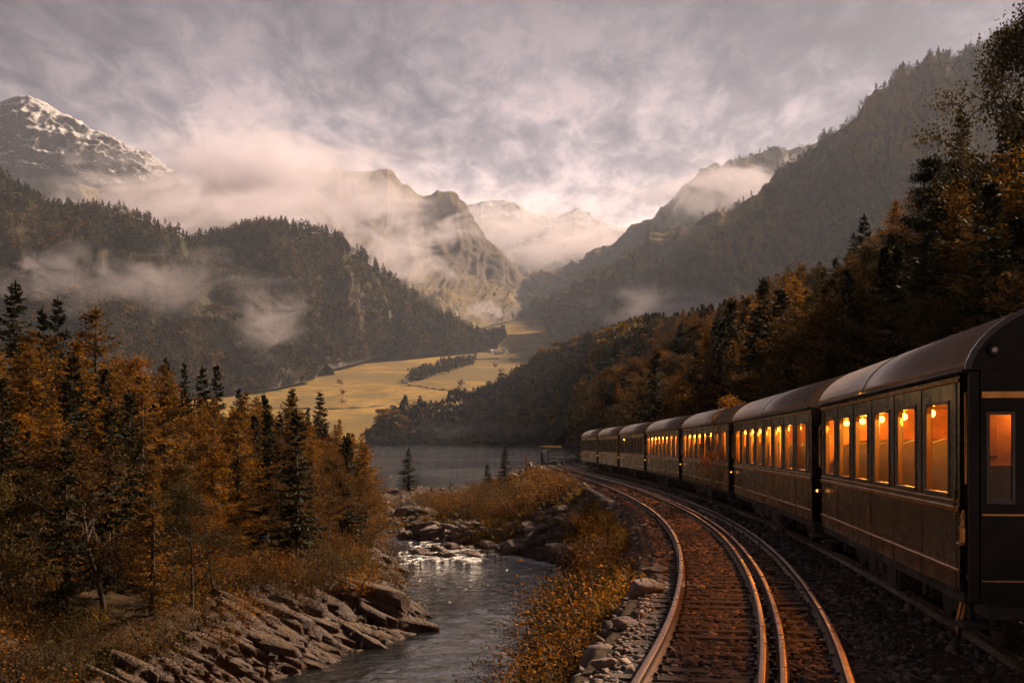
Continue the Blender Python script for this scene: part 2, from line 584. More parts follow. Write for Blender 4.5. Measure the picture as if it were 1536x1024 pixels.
def rock_mat(name, col, scale=1.0, moss=0.25):
    m, nd, ln, out = mat_new(name)
    b = principled(nd, ln, out, Roughness=0.8)
    b.inputs['Specular IOR Level'].default_value = 0.4
    geo = nd.new('ShaderNodeNewGeometry')
    tc = nd.new('ShaderNodeTexCoord')
    n1 = N(nd, 'ShaderNodeTexNoise', inp={'Scale': 1.6 * scale, 'Detail': 10.0, 'Roughness': 0.68})
    ln.new(geo.outputs['Position'], n1.inputs[0])
    v = N(nd, 'ShaderNodeTexVoronoi', feature='DISTANCE_TO_EDGE', inp={'Scale': 2.2 * scale, 'Randomness': 1.0})
    nz = N(nd, 'ShaderNodeTexNoise', inp={'Scale': 2.5 * scale, 'Detail': 5.0})
    ln.new(geo.outputs['Position'], nz.inputs[0])
    av = N(nd, 'ShaderNodeVectorMath', operation='ADD')
    ln.new(geo.outputs['Position'], av.inputs[0])
    ln.new(nz.outputs['Color'], av.inputs[1])
    ln.new(av.outputs[0], v.inputs[0])
    r = ramp(nd, [(0.28, tuple(c * 0.40 for c in col)), (0.5, col), (0.72, tuple(min(1, c * 1.7) for c in col))])
    ln.new(n1.outputs[0], r.inputs[0])
    cr = N(nd, 'ShaderNodeMapRange', inp={1: 0.0, 2: 0.05, 3: 0.45, 4: 1.0})
    ln.new(v.outputs[0], cr.inputs[0])
    mu = N(nd, 'ShaderNodeVectorMath', operation='SCALE')
    ln.new(r.outputs[0], mu.inputs[0])
    ln.new(cr.outputs[0], mu.inputs['Scale'])
    sep = nd.new('ShaderNodeSeparateXYZ')
    ln.new(geo.outputs['Normal'], sep.inputs[0])
    n3 = N(nd, 'ShaderNodeTexNoise', inp={'Scale': 0.9 * scale, 'Detail': 7.0, 'Roughness': 0.7})
    ln.new(geo.outputs['Position'], n3.inputs[0])
    ml = N(nd, 'ShaderNodeMath', operation='MULTIPLY')
    ln.new(sep.outputs['Z'], ml.inputs[0])
    ln.new(n3.outputs[0], ml.inputs[1])
    f = N(nd, 'ShaderNodeMapRange', inp={1: 0.52 - 0.2 * moss, 2: 0.60 - 0.2 * moss, 3: 0.0, 4: 0.85})
    ln.new(ml.outputs[0], f.inputs[0])
    mx = N(nd, 'ShaderNodeMix', data_type='RGBA')
    ln.new(f.outputs[0], mx.inputs[0])
    ln.new(mu.outputs[0], mx.inputs[6])
    mx.inputs[7].default_value = (0.075, 0.042, 0.014, 1)
    ln.new(mx.outputs[2], b.inputs['Base Color'])
    ad = N(nd, 'ShaderNodeMath', operation='ADD')
    ln.new(n1.outputs[0], ad.inputs[0])
    sv = N(nd, 'ShaderNodeMath', operation='MINIMUM', inp={1: 0.12})
    ln.new(v.outputs[0], sv.inputs[0])
    ln.new(sv.outputs[0], ad.inputs[1])
    bump(nd, ln, ad.outputs[0], 0.9, 0.18 / scale, b)
    return m


M['rock'] = rock_mat('bank_rock', (0.070, 0.042, 0.030), 1.0, 0.5)
M['boulder'] = rock_mat('boulder_stone', (0.16, 0.112, 0.092), 0.8, 0.1)
M['masonry'] = rock_mat('retaining_stone', (0.16, 0.12, 0.10), 1.4, 0.2)


def stone_mat(name, stops, rough=0.85):
    m, nd, ln, out = mat_new(name)
    b = principled(nd, ln, out, Roughness=rough)
    at = N(nd, 'ShaderNodeAttribute', attribute_name='tint')
    r = ramp(nd, stops)
    ln.new(at.outputs['Fac'], r.inputs[0])
    geo = nd.new('ShaderNodeNewGeometry')
    n = N(nd, 'ShaderNodeTexNoise', inp={'Scale': 22.0, 'Detail': 6.0, 'Roughness': 0.7})
    ln.new(geo.outputs['Position'], n.inputs[0])
    k = N(nd, 'ShaderNodeMapRange', inp={1: 0.3, 2: 0.7, 3: 0.55, 4: 1.4})
    ln.new(n.outputs[0], k.inputs[0])
    s = N(nd, 'ShaderNodeVectorMath', operation='SCALE')
    ln.new(r.outputs[0], s.inputs[0])
    ln.new(k.outputs[0], s.inputs['Scale'])
    ln.new(s.outputs[0], b.inputs['Base Color'])
    bump(nd, ln, n.outputs[0], 0.5, 0.02, b)
    return m


M['ballast'] = stone_mat('ballast_stone', [(0.0, (0.055, 0.038, 0.031)), (0.5, (0.14, 0.096, 0.078)), (1.0, (0.29, 0.20, 0.16))])
M['bed'] = terrain_mat('ballast_bed', (0.033, 0.023, 0.018), (0.105, 0.072, 0.057), None, 0.35, bumps=1.0)
M['sleeper'] = simple_mat('sleeper_wood', (0.050, 0.032, 0.024), 0.85, noise=0.6, scale=11, bumpd=0.02)
M['rail'] = simple_mat('rail_steel', (0.085, 0.042, 0.024), 0.55, metal=0.55, noise=0.45, scale=9, bumpd=0.003)
M['rail_head'] = simple_mat('polished_rail_head', (0.27, 0.145, 0.08), 0.30, metal=1.0, noise=0.25, scale=5)


def water_mat():
    m, nd, ln, out = mat_new('river_water')
    b = principled(nd, ln, out, Roughness=0.04, IOR=1.33)
    b.inputs['Base Color'].default_value = (0.012, 0.013, 0.013, 1)
    b.inputs['Specular IOR Level'].default_value = 0.34
    geo = nd.new('ShaderNodeNewGeometry')
    mp = N(nd, 'ShaderNodeMapping')
    mp.inputs['Scale'].default_value = (0.9, 0.55, 1.0)
    ln.new(geo.outputs['Position'], mp.inputs[0])
    mp2 = N(nd, 'ShaderNodeMapping')
    mp2.inputs['Scale'].default_value = (0.035, 0.018, 1.0)
    ln.new(geo.outputs['Position'], mp2.inputs[0])
    n1 = N(nd, 'ShaderNodeTexNoise', inp={'Scale': 1.5, 'Detail': 4.0, 'Roughness': 0.58, 'Distortion': 0.9})
    ln.new(mp.outputs[0], n1.inputs[0])
    n2 = N(nd, 'ShaderNodeTexNoise', inp={'Scale': 1.0, 'Detail': 6.0, 'Roughness': 0.6})
    ln.new(mp2.outputs[0], n2.inputs[0])
    am = N(nd, 'ShaderNodeMapRange', inp={1: 0.40, 2: 0.60, 3: 0.12, 4: 1.25})
    ln.new(n2.outputs[0], am.inputs[0])
    hm = N(nd, 'ShaderNodeMath', operation='MULTIPLY')
    ln.new(n1.outputs[0], hm.inputs[0])
    ln.new(am.outputs[0], hm.inputs[1])
    bump(nd, ln, hm.outputs[0], 1.0, 0.75, b)
    return m


M['water'] = water_mat()


def foam_mat():
    m, nd, ln, out = mat_new('white_water')
    b = principled(nd, ln, out, Roughness=0.6)
    b.inputs['Base Color'].default_value = (0.72, 0.70, 0.68, 1)
    geo = nd.new('ShaderNodeNewGeometry')
    n = N(nd, 'ShaderNodeTexNoise', inp={'Scale': 7.0, 'Detail': 5.0})
    ln.new(geo.outputs['Position'], n.inputs[0])
    bump(nd, ln, n.outputs[0], 0.6, 0.08, b)
    return m


M['foam'] = foam_mat()


def volume_mat(name, col, density, aniso, noise=None):
    m, nd, ln, out = mat_new(name)
    v = nd.new('ShaderNodeVolumePrincipled')
    v.inputs['Color'].default_value = (*col, 1)
    v.inputs['Anisotropy'].default_value = aniso
    v.inputs['Density'].default_value = density
    ln.new(v.outputs[0], out.inputs['Volume'])
    if noise:
        scale, lo, hi, off = noise
        tc = nd.new('ShaderNodeTexCoord')
        geo = nd.new('ShaderNodeNewGeometry')
        # soft falloff from the centre of the bank (object space: unit ball)
        ln_len = N(nd, 'ShaderNodeVectorMath', operation='LENGTH')
        ln.new(tc.outputs['Object'], ln_len.inputs[0])
        mp = N(nd, 'ShaderNodeMapping')
        mp.inputs['Scale'].default_value = (.72 / scale, .72 / scale, 1.35 / scale)
        mp.inputs['Location'].default_value = (off, off * 0.7, off * 1.3)
        ln.new(geo.outputs['Position'], mp.inputs[0])
        n = N(nd, 'ShaderNodeTexNoise', inp={'Scale': 1.0, 'Detail': 6.0, 'Roughness': 0.62, 'Distortion': 0.9})
        ln.new(mp.outputs[0], n.inputs[0])
        fo = N(nd, 'ShaderNodeMapRange', inp={1: 1.0, 2: 0.05, 3: 0.0, 4: 1.0})
        fo.interpolation_type = 'SMOOTHSTEP'
        ln.new(ln_len.outputs['Value'], fo.inputs[0])
        # the threshold rises toward the rim, so the bank frays instead of ending in a disc
        sh = N(nd, 'ShaderNodeMath', operation='MULTIPLY_ADD', inp={1: 0.30, 2: -0.20})
        ln.new(fo.outputs[0], sh.inputs[0])
        ad = N(nd, 'ShaderNodeMath', operation='ADD')
        ln.new(n.outputs[0], ad.inputs[0])
        ln.new(sh.outputs[0], ad.inputs[1])
        mr = N(nd, 'ShaderNodeMapRange', inp={1: lo, 2: hi, 3: 0.0, 4: density})
        mr.interpolation_type = 'SMOOTHSTEP'
        ln.new(ad.outputs[0], mr.inputs[0])
        mu = N(nd, 'ShaderNodeMath', operation='MULTIPLY')
        ln.new(mr.outputs[0], mu.inputs[0])
        ln.new(fo.outputs[0], mu.inputs[1])
        ln.new(mu.outputs[0], v.inputs['Density'])
    return m

# ------------------------------------------------------------------ railway alignment and shores
WATER = -7.0
x_left = spline([0, 5, 11.33, 14.55, 19.3, 24.6, 30.5, 37.4, 48.4, 58, 69, 91.5, 115, 137, 160, 190, 230],
                [-1.75, -.35, 1.22, 1.95, 2.85, 3.66, 4.36, 4.92, 5.38, 5.52, 5.48, 4.98, 4.5, 4.45, 5.2, 7.6, 12.5])   # left rail
x_side = spline([5, 12.75, 23.4, 38.6, 54.7, 72.4, 94, 110, 125, 140, 160, 190, 230],
                [3.75, 5.04, 6.36, 7.65, 8.32, 8.52, 8.22, 7.75, 7.25, 7.2, 8.0, 10.4, 15.3])          # near side of the train


def z_rail(D):
    return -2.375 - 0.0068 * np.asarray(D, float)


def z_bed(D):
    return z_rail(D) - 0.20


def x_foot(D):       # right edge of the track bed
    return x_side(D) + 3.5


XL = lambda D: np.interp(D, [0, 20, 28, 34.1, 37.3, 41.2, 44, 50, 55.6, 68, 80, 95, 110, 130, 150, 180, 300, 600, 1000],
                         [-17, -13, -9.4, -6.2, -5.0, -3.1, -3.5, -4.8, -5.4, -7.1, -8.9, -11, -13, -16, -19, -24, -50, -110, -200])
XR = lambda D: np.interp(D, [0, 20, 28, 32.3, 40, 48.8, 56, 61.3, 66, 70, 74, 78, 85, 95, 140, 149, 153, 175, 200, 260, 400],
                         [-1.5, -.9, -.2, .23, 1.3, 2.3, 2.75, 2.6, .6, -1.6, -4.2, -6.6, -9.9, -11.5, -17.8, -17.5, -7.2, -4.2, -1, 6, 40])


def ground_z(X, D, rough=True):
    X, D = np.broadcast_arrays(np.asarray(X, float), np.asarray(D, float))
    xl, xf, zb = x_left(D) - 0.85, x_foot(D), z_bed(D)
    shl, shr = XL(D), XR(D)
    # right bank
    w = np.maximum(xl - shr, 0.8)
    t = np.clip((xl - X) / w, 0, 1)
    p = np.clip((w - 5) / 10, 0, 1)
    drop = (1 - p) * (t ** 0.9) + p * (1 - (1 - t) ** 3.2)
    z = zb + (WATER - zb) * drop
    n = fbm(X * .42, D * .42, 3.0, 5) if rough else 0
    n2 = ridged(X * .22, D * .16, 8.0, 4) if rough else 0
    edge = smooth01((xl - X) / 1.4) * smooth01((X - shr) / 1.5)
    z = z + edge * (n * 0.8 + (n2 - .15) * 0.55 * np.clip(w / 6, .4, 1.0))
    # the rocky bar below the lake rises a little
    bar = smooth01((D - 78) / 16) * smooth01((150 - D) / 14)
    z = z + bar * edge * (0.15 + 0.35 * n2) * smooth01((X - shr) / 4) * (.25 + .75 * smooth01((X + 7) / 6))
    # right of the bed
    d = np.maximum(X - xf, 0)
    z = z + np.where(X > xf, 0.45 * d + 0.3 * n * smooth01(d), 0)
    # water between the shores
    cw = np.minimum(shr - X, X - shl)
    depth = np.clip(cw * 0.5, 0, 2.2)
    z = np.where((X < shr) & (X > shl), WATER - depth - .05, z)
    # left bank
    e = np.maximum(shl - X, 0)
    rise = 1.55 * smooth01(e / 4.5) + 0.035 * e + 1.8 * smooth01((e - 6) / 26)
    lz = WATER + rise + smooth01(e / 2) * (n * 0.7 + n2 * 0.4)
    z = np.where(X <= shl, lz, z)
    return z


def build_ground():
    Ds = np.concatenate([np.linspace(4, 30, 120, endpoint=False), np.geomspace(30, 300, 300)])
    Xs = np.concatenate([-np.geomspace(260, 24, 60, endpoint=False), np.linspace(-24, 14, 330), np.geomspace(14.4, 40, 30)])
    Xg, Dg = np.meshgrid(Xs, Ds)
    Z = ground_z(Xg, Dg)
    keep_bed = (Xg > x_left(Dg) - .85) & (Xg < x_foot(Dg))
    Z = np.where(keep_bed, z_bed(Dg) - 0.06, Z)
    Z = np.where(Xg > x_foot(Dg), Z - 0.35 * smooth01((Xg - x_foot(Dg)) / 2) - .06, Z)
    e = XL(Dg) - Xg
    wd = np.interp(Dg, [24, 30, 36, 40, 44, 50, 60, 84], [.6, 1.1, 4.4, 6.0, 4.4, 2.6, 1.8, 1.5])
    Z = Z - np.where((e > -.5) & (Dg < 84), 1.7 * smooth01((wd * .97 - e) / .8), 0)
    Z = np.where(Dg > 262, np.minimum(Z, WATER - 1), Z)
    me = mesh_from('ground', np.stack([Xg, Dg, Z], -1).reshape(-1, 3), grid_faces(*Xg.shape), [M['ground']], smooth=True)
    o = link('ground', me)
    o['kind'] = 'structure'
    # track bed of ballast, with its shoulder
    rows = np.concatenate([np.arange(4, 60, .25), np.arange(60, 225, .6)])
    us = np.linspace(0, 1, 60)
    xl, xf = x_left(rows) - .95, x_foot(rows) + .15
    Xg = xl[:, None] + (xf - xl)[:, None] * us
    Dg = np.repeat(rows[:, None], len(us), 1)
    lump = fbm(Xg * 1.3, Dg * 1.3, 2, 4) * .05
    off = Xg - x_left(Dg)
    mid = np.exp(-((off - 2.7) / .35) ** 2) * 0.05
    Z = z_bed(Dg) + lump + mid - .35 * smooth01((-.45 - off) / .6) - .12 * np.exp(-((Xg - x_side(Dg) - 0.1) / .5) ** 2)
    me = mesh_from('track_bed', np.stack([Xg, Dg, Z], -1).reshape(-1, 3), grid_faces(*Xg.shape), [M['bed']], smooth=True)
    o = link('track_bed', me)
    o['kind'] = 'structure'
    # water
    V = np.array([(-420, 2, WATER), (140, 2, WATER), (500, 1150, WATER), (-900, 1150, WATER)])
    # finer sheet so the ripples stay stable
    u, v = np.meshgrid(np.linspace(0, 1, 40), np.linspace(0, 1, 60))
    pts = (V[0] * ((1 - u) * (1 - v))[..., None] + V[1] * (u * (1 - v))[..., None] + V[2] * (u * v)[..., None] + V[3] * ((1 - u) * v)[..., None])
    o = link('water', mesh_from('water', pts.reshape(-1, 3), grid_faces(60, 40), [M['water']], smooth=True))
    o['kind'] = 'structure'


build_ground()


# ------------------------------------------------------------------ hills and mountains as lofted slopes
def catmull(A, t):
    """A (k,n,3) control rows, t in 0..1 -> (len(t),n,3)"""
    k = len(A)
    s = np.asarray(t) * (k - 1)
    i = np.clip(np.floor(s).astype(int), 0, k - 2)
    f = (s - i)[:, None, None]
    p1, p2 = A[i], A[i + 1]
    p0 = np.where((i > 0)[:, None, None], A[np.maximum(i - 1, 0)], 2 * p1 - p2)
    p3 = np.where((i < k - 2)[:, None, None], A[np.minimum(i + 2, k - 1)], 2 * p2 - p1)
    m1, m2 = (p2 - p0) * .5, (p3 - p1) * .5
    return (2 * f ** 3 - 3 * f ** 2 + 1) * p1 + (f ** 3 - 2 * f ** 2 + f) * m1 + (-2 * f ** 3 + 3 * f ** 2) * p2 + (f ** 3 - f ** 2) * m2


def resample(line, n):
    L = np.array(line, float)
    s = np.concatenate([[0], np.cumsum(np.abs(np.diff(L[:, 0])) + .6 * np.abs(np.diff(L[:, 1])))])
    s /= s[-1]
    t = np.linspace(0, 1, n)
    px, py = np.interp(t, s, L[:, 0]), np.interp(t, s, L[:, 1])
    D = np.exp(np.interp(t, s, np.log(L[:, 2])))
    return np.stack([(px - CX) / F * D, D, (HY - py) / F * D], -1)


def loft(name, lines, nu, nv, amp, freq, mat, gully=0.0, gfreq=14, back=True, seed=0.0, crag=0.0, ridge_keep=0.35):
    rows = [resample(l, nu) for l in lines]
    nfront = len(rows)
    if back:
        top = rows[-1]
        b = top.copy()
        far = np.linalg.norm(rows[-1] - rows[0], axis=1, keepdims=True)
        b = b + np.concatenate([0 * far, far * .55, -far * .45], 1)
        rows.append(b)
    A = np.array(rows)
    t = np.linspace(0, 1, nv)
    G = catmull(A, t)
    # displacement along the surface normal
    du = np.gradient(G, axis=1)
    dv = np.gradient(G, axis=0)
    nr = np.cross(du, dv)
    nr /= np.linalg.norm(nr, axis=2, keepdims=True) + 1e-9
    nr *= np.sign(np.where(np.abs(nr[..., 1:2]) > 1e-6, -nr[..., 1:2], nr[..., 2:3]))
    nr = np.where((nr[..., 2:3] < -.3), -nr, nr)
    X, Y, Z = G[..., 0], G[..., 1], G[..., 2]
    d = .6 * fbm(X * freq * .8 + seed, Y * freq * .8, Z * freq * .8, 7, .52)
    u = np.linspace(0, 1, nu)[None, :] + 0 * d
    v = t[:, None] + 0 * d
    if gully:
        warp = .35 * fbm(u * 5 + seed, v * 3, 4.0, 3)
        d = d + gully * ridged(u * gfreq + warp * 2 + seed + v * 1.3, v * 1.6 + warp, 2.0, 6, .58)
    if crag:
        d = d + crag * ridged(X * freq * 3.1, Y * freq * 3.1, Z * freq * 3.1 + seed, 5, .6)
    vf = (nfront - 1) / (len(rows) - 1)
    wt = smooth01(v / (.16 * vf)) * (1 - (1 - ridge_keep) * np.exp(-((v - vf) / (.10)) ** 2))
    G = G + nr * (amp * d * wt)[..., None]
    me = mesh_from(name, G.reshape(-1, 3), grid_faces(nv, nu), [mat], smooth=True)
    o = link(name, me)
    o['kind'] = 'structure'
    return G, vf


def sample(G, vf, n, rs, u0=0, u1=1, v0=0.0, v1=1.0, weight=None):
    """n points on a lofted grid, even in the picture plane"""
    nv, nu = G.shape[:2]
    a, b = rs.rand(n) * (u1 - u0) + u0, (rs.rand(n) * (v1 - v0) + v0) * vf
    s, q = a * (nu - 1), b * (nv - 1)
    i, j = np.minimum(q.astype(int), nv - 2), np.minimum(s.astype(int), nu - 2)
    f, g = (q - i)[:, None], (s - j)[:, None]
    p = G[i, j] * (1 - f) * (1 - g) + G[i + 1, j] * f * (1 - g) + G[i, j + 1] * (1 - f) * g + G[i + 1, j + 1] * f * g
    e1, e2 = G[i, j + 1] - G[i, j], G[i + 1, j] - G[i, j]
    nn = np.cross(e1, e2)
    nn /= np.linalg.norm(nn, axis=1, keepdims=True) + 1e-9
    return p, a, b / vf, np.abs(nn[:, 2])


# valley floor, rising away from the lake
def vrow(py, D, bend=0.0):
    return [(px, py + bend * abs(px - 640) / 400, D) for px in (-1500, -600, 0, 300, 500, 640, 760, 900, 1200, 1900)]


G_valley, _ = loft('valley_floor', [vrow(668.6, 975), vrow(652, 1060), vrow(636, 1150), vrow(608, 1340), vrow(580, 1560), vrow(552, 1850),
                                    vrow(527, 2200), vrow(505, 2650), vrow(488, 3200), vrow(472, 3900), vrow(458, 4800), vrow(446, 5800)],
                   240, 200, 13.0, 1 / 230., M['valley'], back=False, ridge_keep=1, seed=3)

# far snowy peaks
loft('mountain', [[(560, 470, 5600), (800, 460, 5600), (1010, 455, 5600)],
                  [(560, 400, 6000), (700, 395, 6000), (860, 395, 6000), (1010, 400, 6000)],
                  [(560, 345, 6500), (640, 330, 6500), (690, 316, 6500), (735, 306, 6500), (775, 308, 6500), (800, 328, 6500), (835, 336, 6500), (866, 318, 6500), (895, 333, 6500), (940, 352, 6500), (1010, 380, 6500)]],
     300, 130, 50, 1 / 300., M['snowy_far'], gully=.5, gfreq=18, crag=.7, seed=11)
# spur closing the valley
loft('mountain', [[(610, 500, 4300), (720, 480, 4300), (800, 462, 4300), (880, 452, 4300)],
                  [(600, 420, 4500), (700, 425, 4500), (780, 440, 4500), (880, 450, 4500)],
                  [(590, 330, 4900), (690, 348, 4900), (745, 372, 4800), (800, 412, 4700), (840, 428, 4600), (895, 448, 4500)]],
     160, 80, 70, 1 / 300., M['alp'], gully=.9, gfreq=9, seed=5)
# centre-left craggy mountain with golden foot
G_ctr, vf_ctr = loft('mountain', [[(180, 600, 2500), (420, 560, 2500), (600, 520, 2600), (700, 496, 2900), (760, 482, 3300), (800, 470, 3800)],
                                  [(140, 520, 2700), (400, 480, 2750), (570, 455, 2850), (680, 462, 3050), (745, 470, 3400), (795, 463, 3850)],
                                  [(120, 400, 3050), (400, 375, 3080), (540, 372, 3120), (640, 392, 3270), (715, 428, 3520), (796, 456, 3900)],
                                  [(60, 300, 3500), (300, 292, 3500), (440, 272, 3500), (525, 266, 3500), (572, 262, 3500), (592, 264, 3500), (606, 288, 3500), (636, 298, 3500), (658, 292, 3500), (680, 297, 3500), (698, 318, 3550), (718, 346, 3620), (744, 378, 3720), (772, 410, 3850), (802, 442, 4000)]],
                     300, 200, 40, 1 / 330., M['golden'], gully=1.1, gfreq=17, crag=.4, seed=2)
# snow mountain on the left
loft('mountain', [[(-420, 470, 3300), (0, 440, 3300), (200, 440, 3300), (480, 440, 3400)],
                  [(-420, 330, 3700), (0, 330, 3700), (180, 330, 3700), (480, 400, 3700)],
                  [(-420, 240, 4100), (-60, 170, 4100), (0, 155, 4100), (35, 150, 4100), (70, 157, 4100), (105, 176, 4100), (170, 214, 4100), (235, 254, 4100), (300, 300, 4100), (380, 350, 4100), (480, 400, 4100)]],
     420, 260, 62, 1 / 300., M['snowy'], gully=.5, gfreq=15, crag=.75, seed=8)
# right, farther mountain
G_rf, vf_rf = loft('mountain', [[(790, 482, 3600), (860, 490, 3300), (940, 505, 2900), (1100, 520, 2600), (1400, 530, 2400)],
                                [(782, 462, 3900), (860, 430, 3600), (950, 410, 3300), (1100, 390, 3100), (1400, 370, 3000)],
                                [(775, 458, 4100), (830, 424, 4000), (880, 392, 3900), (930, 371, 3800), (980, 322, 3700), (1030, 284, 3600), (1060, 262, 3600), (1100, 250, 3600), (1150, 234, 3600), (1200, 224, 3600), (1240, 210, 3600), (1280, 206, 3600), (1420, 190, 3600)]],
                   240, 130, 75, 1 / 300., M['alp'], gully=.9, gfreq=15, seed=14)
# right, nearer wooded mountain
G_rn, vf_rn = loft('mountain', [[(830, 512, 2500), (900, 530, 2100), (1000, 545, 1700), (1200, 570, 1250), (1500, 590, 900), (2100, 600, 700)],
                                [(822, 496, 2700), (900, 478, 2350), (1000, 450, 2050), (1200, 400, 1700), (1500, 330, 1400), (2100, 300, 1150)],
                                [(815, 492, 2900), (850, 470, 2750), (900, 440, 2600), (980, 398, 2400), (1050, 348, 2250), (1150, 288, 2100), (1250, 212, 1950), (1283, 184, 1900), (1350, 148, 1850), (1440, 98, 1800), (1536, 58, 1750), (1650, 40, 1700), (2100, 60, 1600)]],
                   380, 240, 70, 1 / 190., M['wooded_gold'], gully=1.0, gfreq=17, crag=.2, seed=21)
# left wooded hills
G_lm, vf_lm = loft('hillside', [[(170, 610, 1420), (310, 597, 1500), (420, 578, 1600), (490, 556, 1780), (570, 536, 2000), (650, 532, 2080), (700, 528, 2160), (745, 524, 2220)],
                                [(170, 500, 1700), (310, 500, 1700), (430, 490, 1750), (520, 480, 1850), (590, 490, 2000), (660, 508, 2120), (700, 518, 2180), (748, 521, 2240)],
                                [(150, 430, 1950), (290, 376, 2000), (335, 362, 2000), (380, 345, 2000), (430, 343, 2000), (480, 352, 2000), (535, 385, 2030), (590, 420, 2080), (640, 462, 2130), (690, 492, 2190), (752, 519, 2260)]],
                   260, 170, 30, 1 / 150., M['wooded'], gully=.7, gfreq=12, crag=.2, seed=31)
G_ll, vf_ll = loft('hillside', [[(-600, 640, 1150), (0, 622, 1250), (180, 612, 1330), (300, 600, 1400), (400, 585, 1480), (470, 570, 1600)],
                                [(-600, 480, 1350), (0, 470, 1420), (180, 490, 1450), (300, 500, 1500), (400, 530, 1560), (480, 556, 1650)],
                                [(-600, 250, 1700), (-60, 240, 1650), (0, 275, 1640), (45, 303, 1640), (90, 320, 1650), (150, 322, 1660), (190, 322, 1670), (240, 346, 1680), (300, 382, 1690), (345, 412, 1690), (420, 480, 1690), (490, 548, 1700)]],
                   260, 170, 30, 1 / 140., M['wooded'], gully=.7, gfreq=11, crag=.25, seed=41)

# forest hillside behind the train and around the far end of the lake
fD = np.array([6, 12, 16, 20, 24, 31, 42, 60, 80, 97, 120])
foot = [(CX + F * float(x_foot(d)) / d, HY - F * float(z_bed(d) - .25) / d, d) for d in fD]
foot += [(908, 682, 180), (890, 676.5, 300), (880, 672.5, 480), (868, 669.5, 800), (800, 668.3, 955), (720, 668.1, 985), (640, 668.1, 985), (585, 668.4, 965), (556, 668.6, 950)]
crest = [(3600, 250, 30), (2900, 250, 40), (2500, 260, 48), (2100, 280, 55), (1760, 300, 62), (1560, 345, 72), (1430, 395, 84), (1330, 430, 98), (1240, 470, 120), (1160, 520, 160), (1080, 548, 240), (1010, 548, 380), (950, 535, 560), (880, 530, 800),
         (820, 547, 980), (740, 592, 1040), (680, 622, 1050), (610, 641, 1030), (548, 660, 990)]
G_h, vf_h = loft('hillside', [foot, [(0.5 * (a[0] + b[0]) * 1.0, a[1] * .5 + b[1] * .5, math.sqrt(a[2] * b[2])) for a, b in
                                     zip([tuple(r) for r in np.stack([np.interp(np.linspace(0, 1, 40), np.linspace(0, 1, len(foot)), np.array(foot)[:, k]) for k in range(3)], -1)],
                                         [tuple(r) for r in np.stack([np.interp(np.linspace(0, 1, 40), np.linspace(0, 1, len(crest)), np.array(crest)[:, k]) for k in range(3)], -1)])], crest],
                 420, 90, 0.9, 1 / 9., M['hill'], seed=51)

# ------------------------------------------------------------------ foliage builders
def unit(v):
    return v / (np.linalg.norm(v, axis=-1, keepdims=True) + 1e-9)


def leaf_quads(C, d, s, L, W):
    """diamond leaves: centre C, long axis d, side axis s"""
    L, W = np.broadcast_to(np.asarray(L, float), len(C))[:, None], np.broadcast_to(np.asarray(W, float), len(C))[:, None]
    V = np.stack([C - d * L * .5, C + s * W * .5 - d * L * .08, C + d * L * .5, C - s * W * .5 - d * L * .08], 1).reshape(-1, 3)
    Fq = np.arange(len(V)).reshape(-1, 4)
    return V, Fq


def rand_dirs(rs, n):
    return unit(rs.randn(n, 3))


def perp(d, rs):
    return unit(np.cross(d, rand_dirs(rs, len(d))))


def tubes_np(segs, n=5):
    """segs: list of (points, radii)"""
    mb = MB()
    for pts, rad in segs:
        mb.tube(pts, rad, n, cap=False)
    return mb


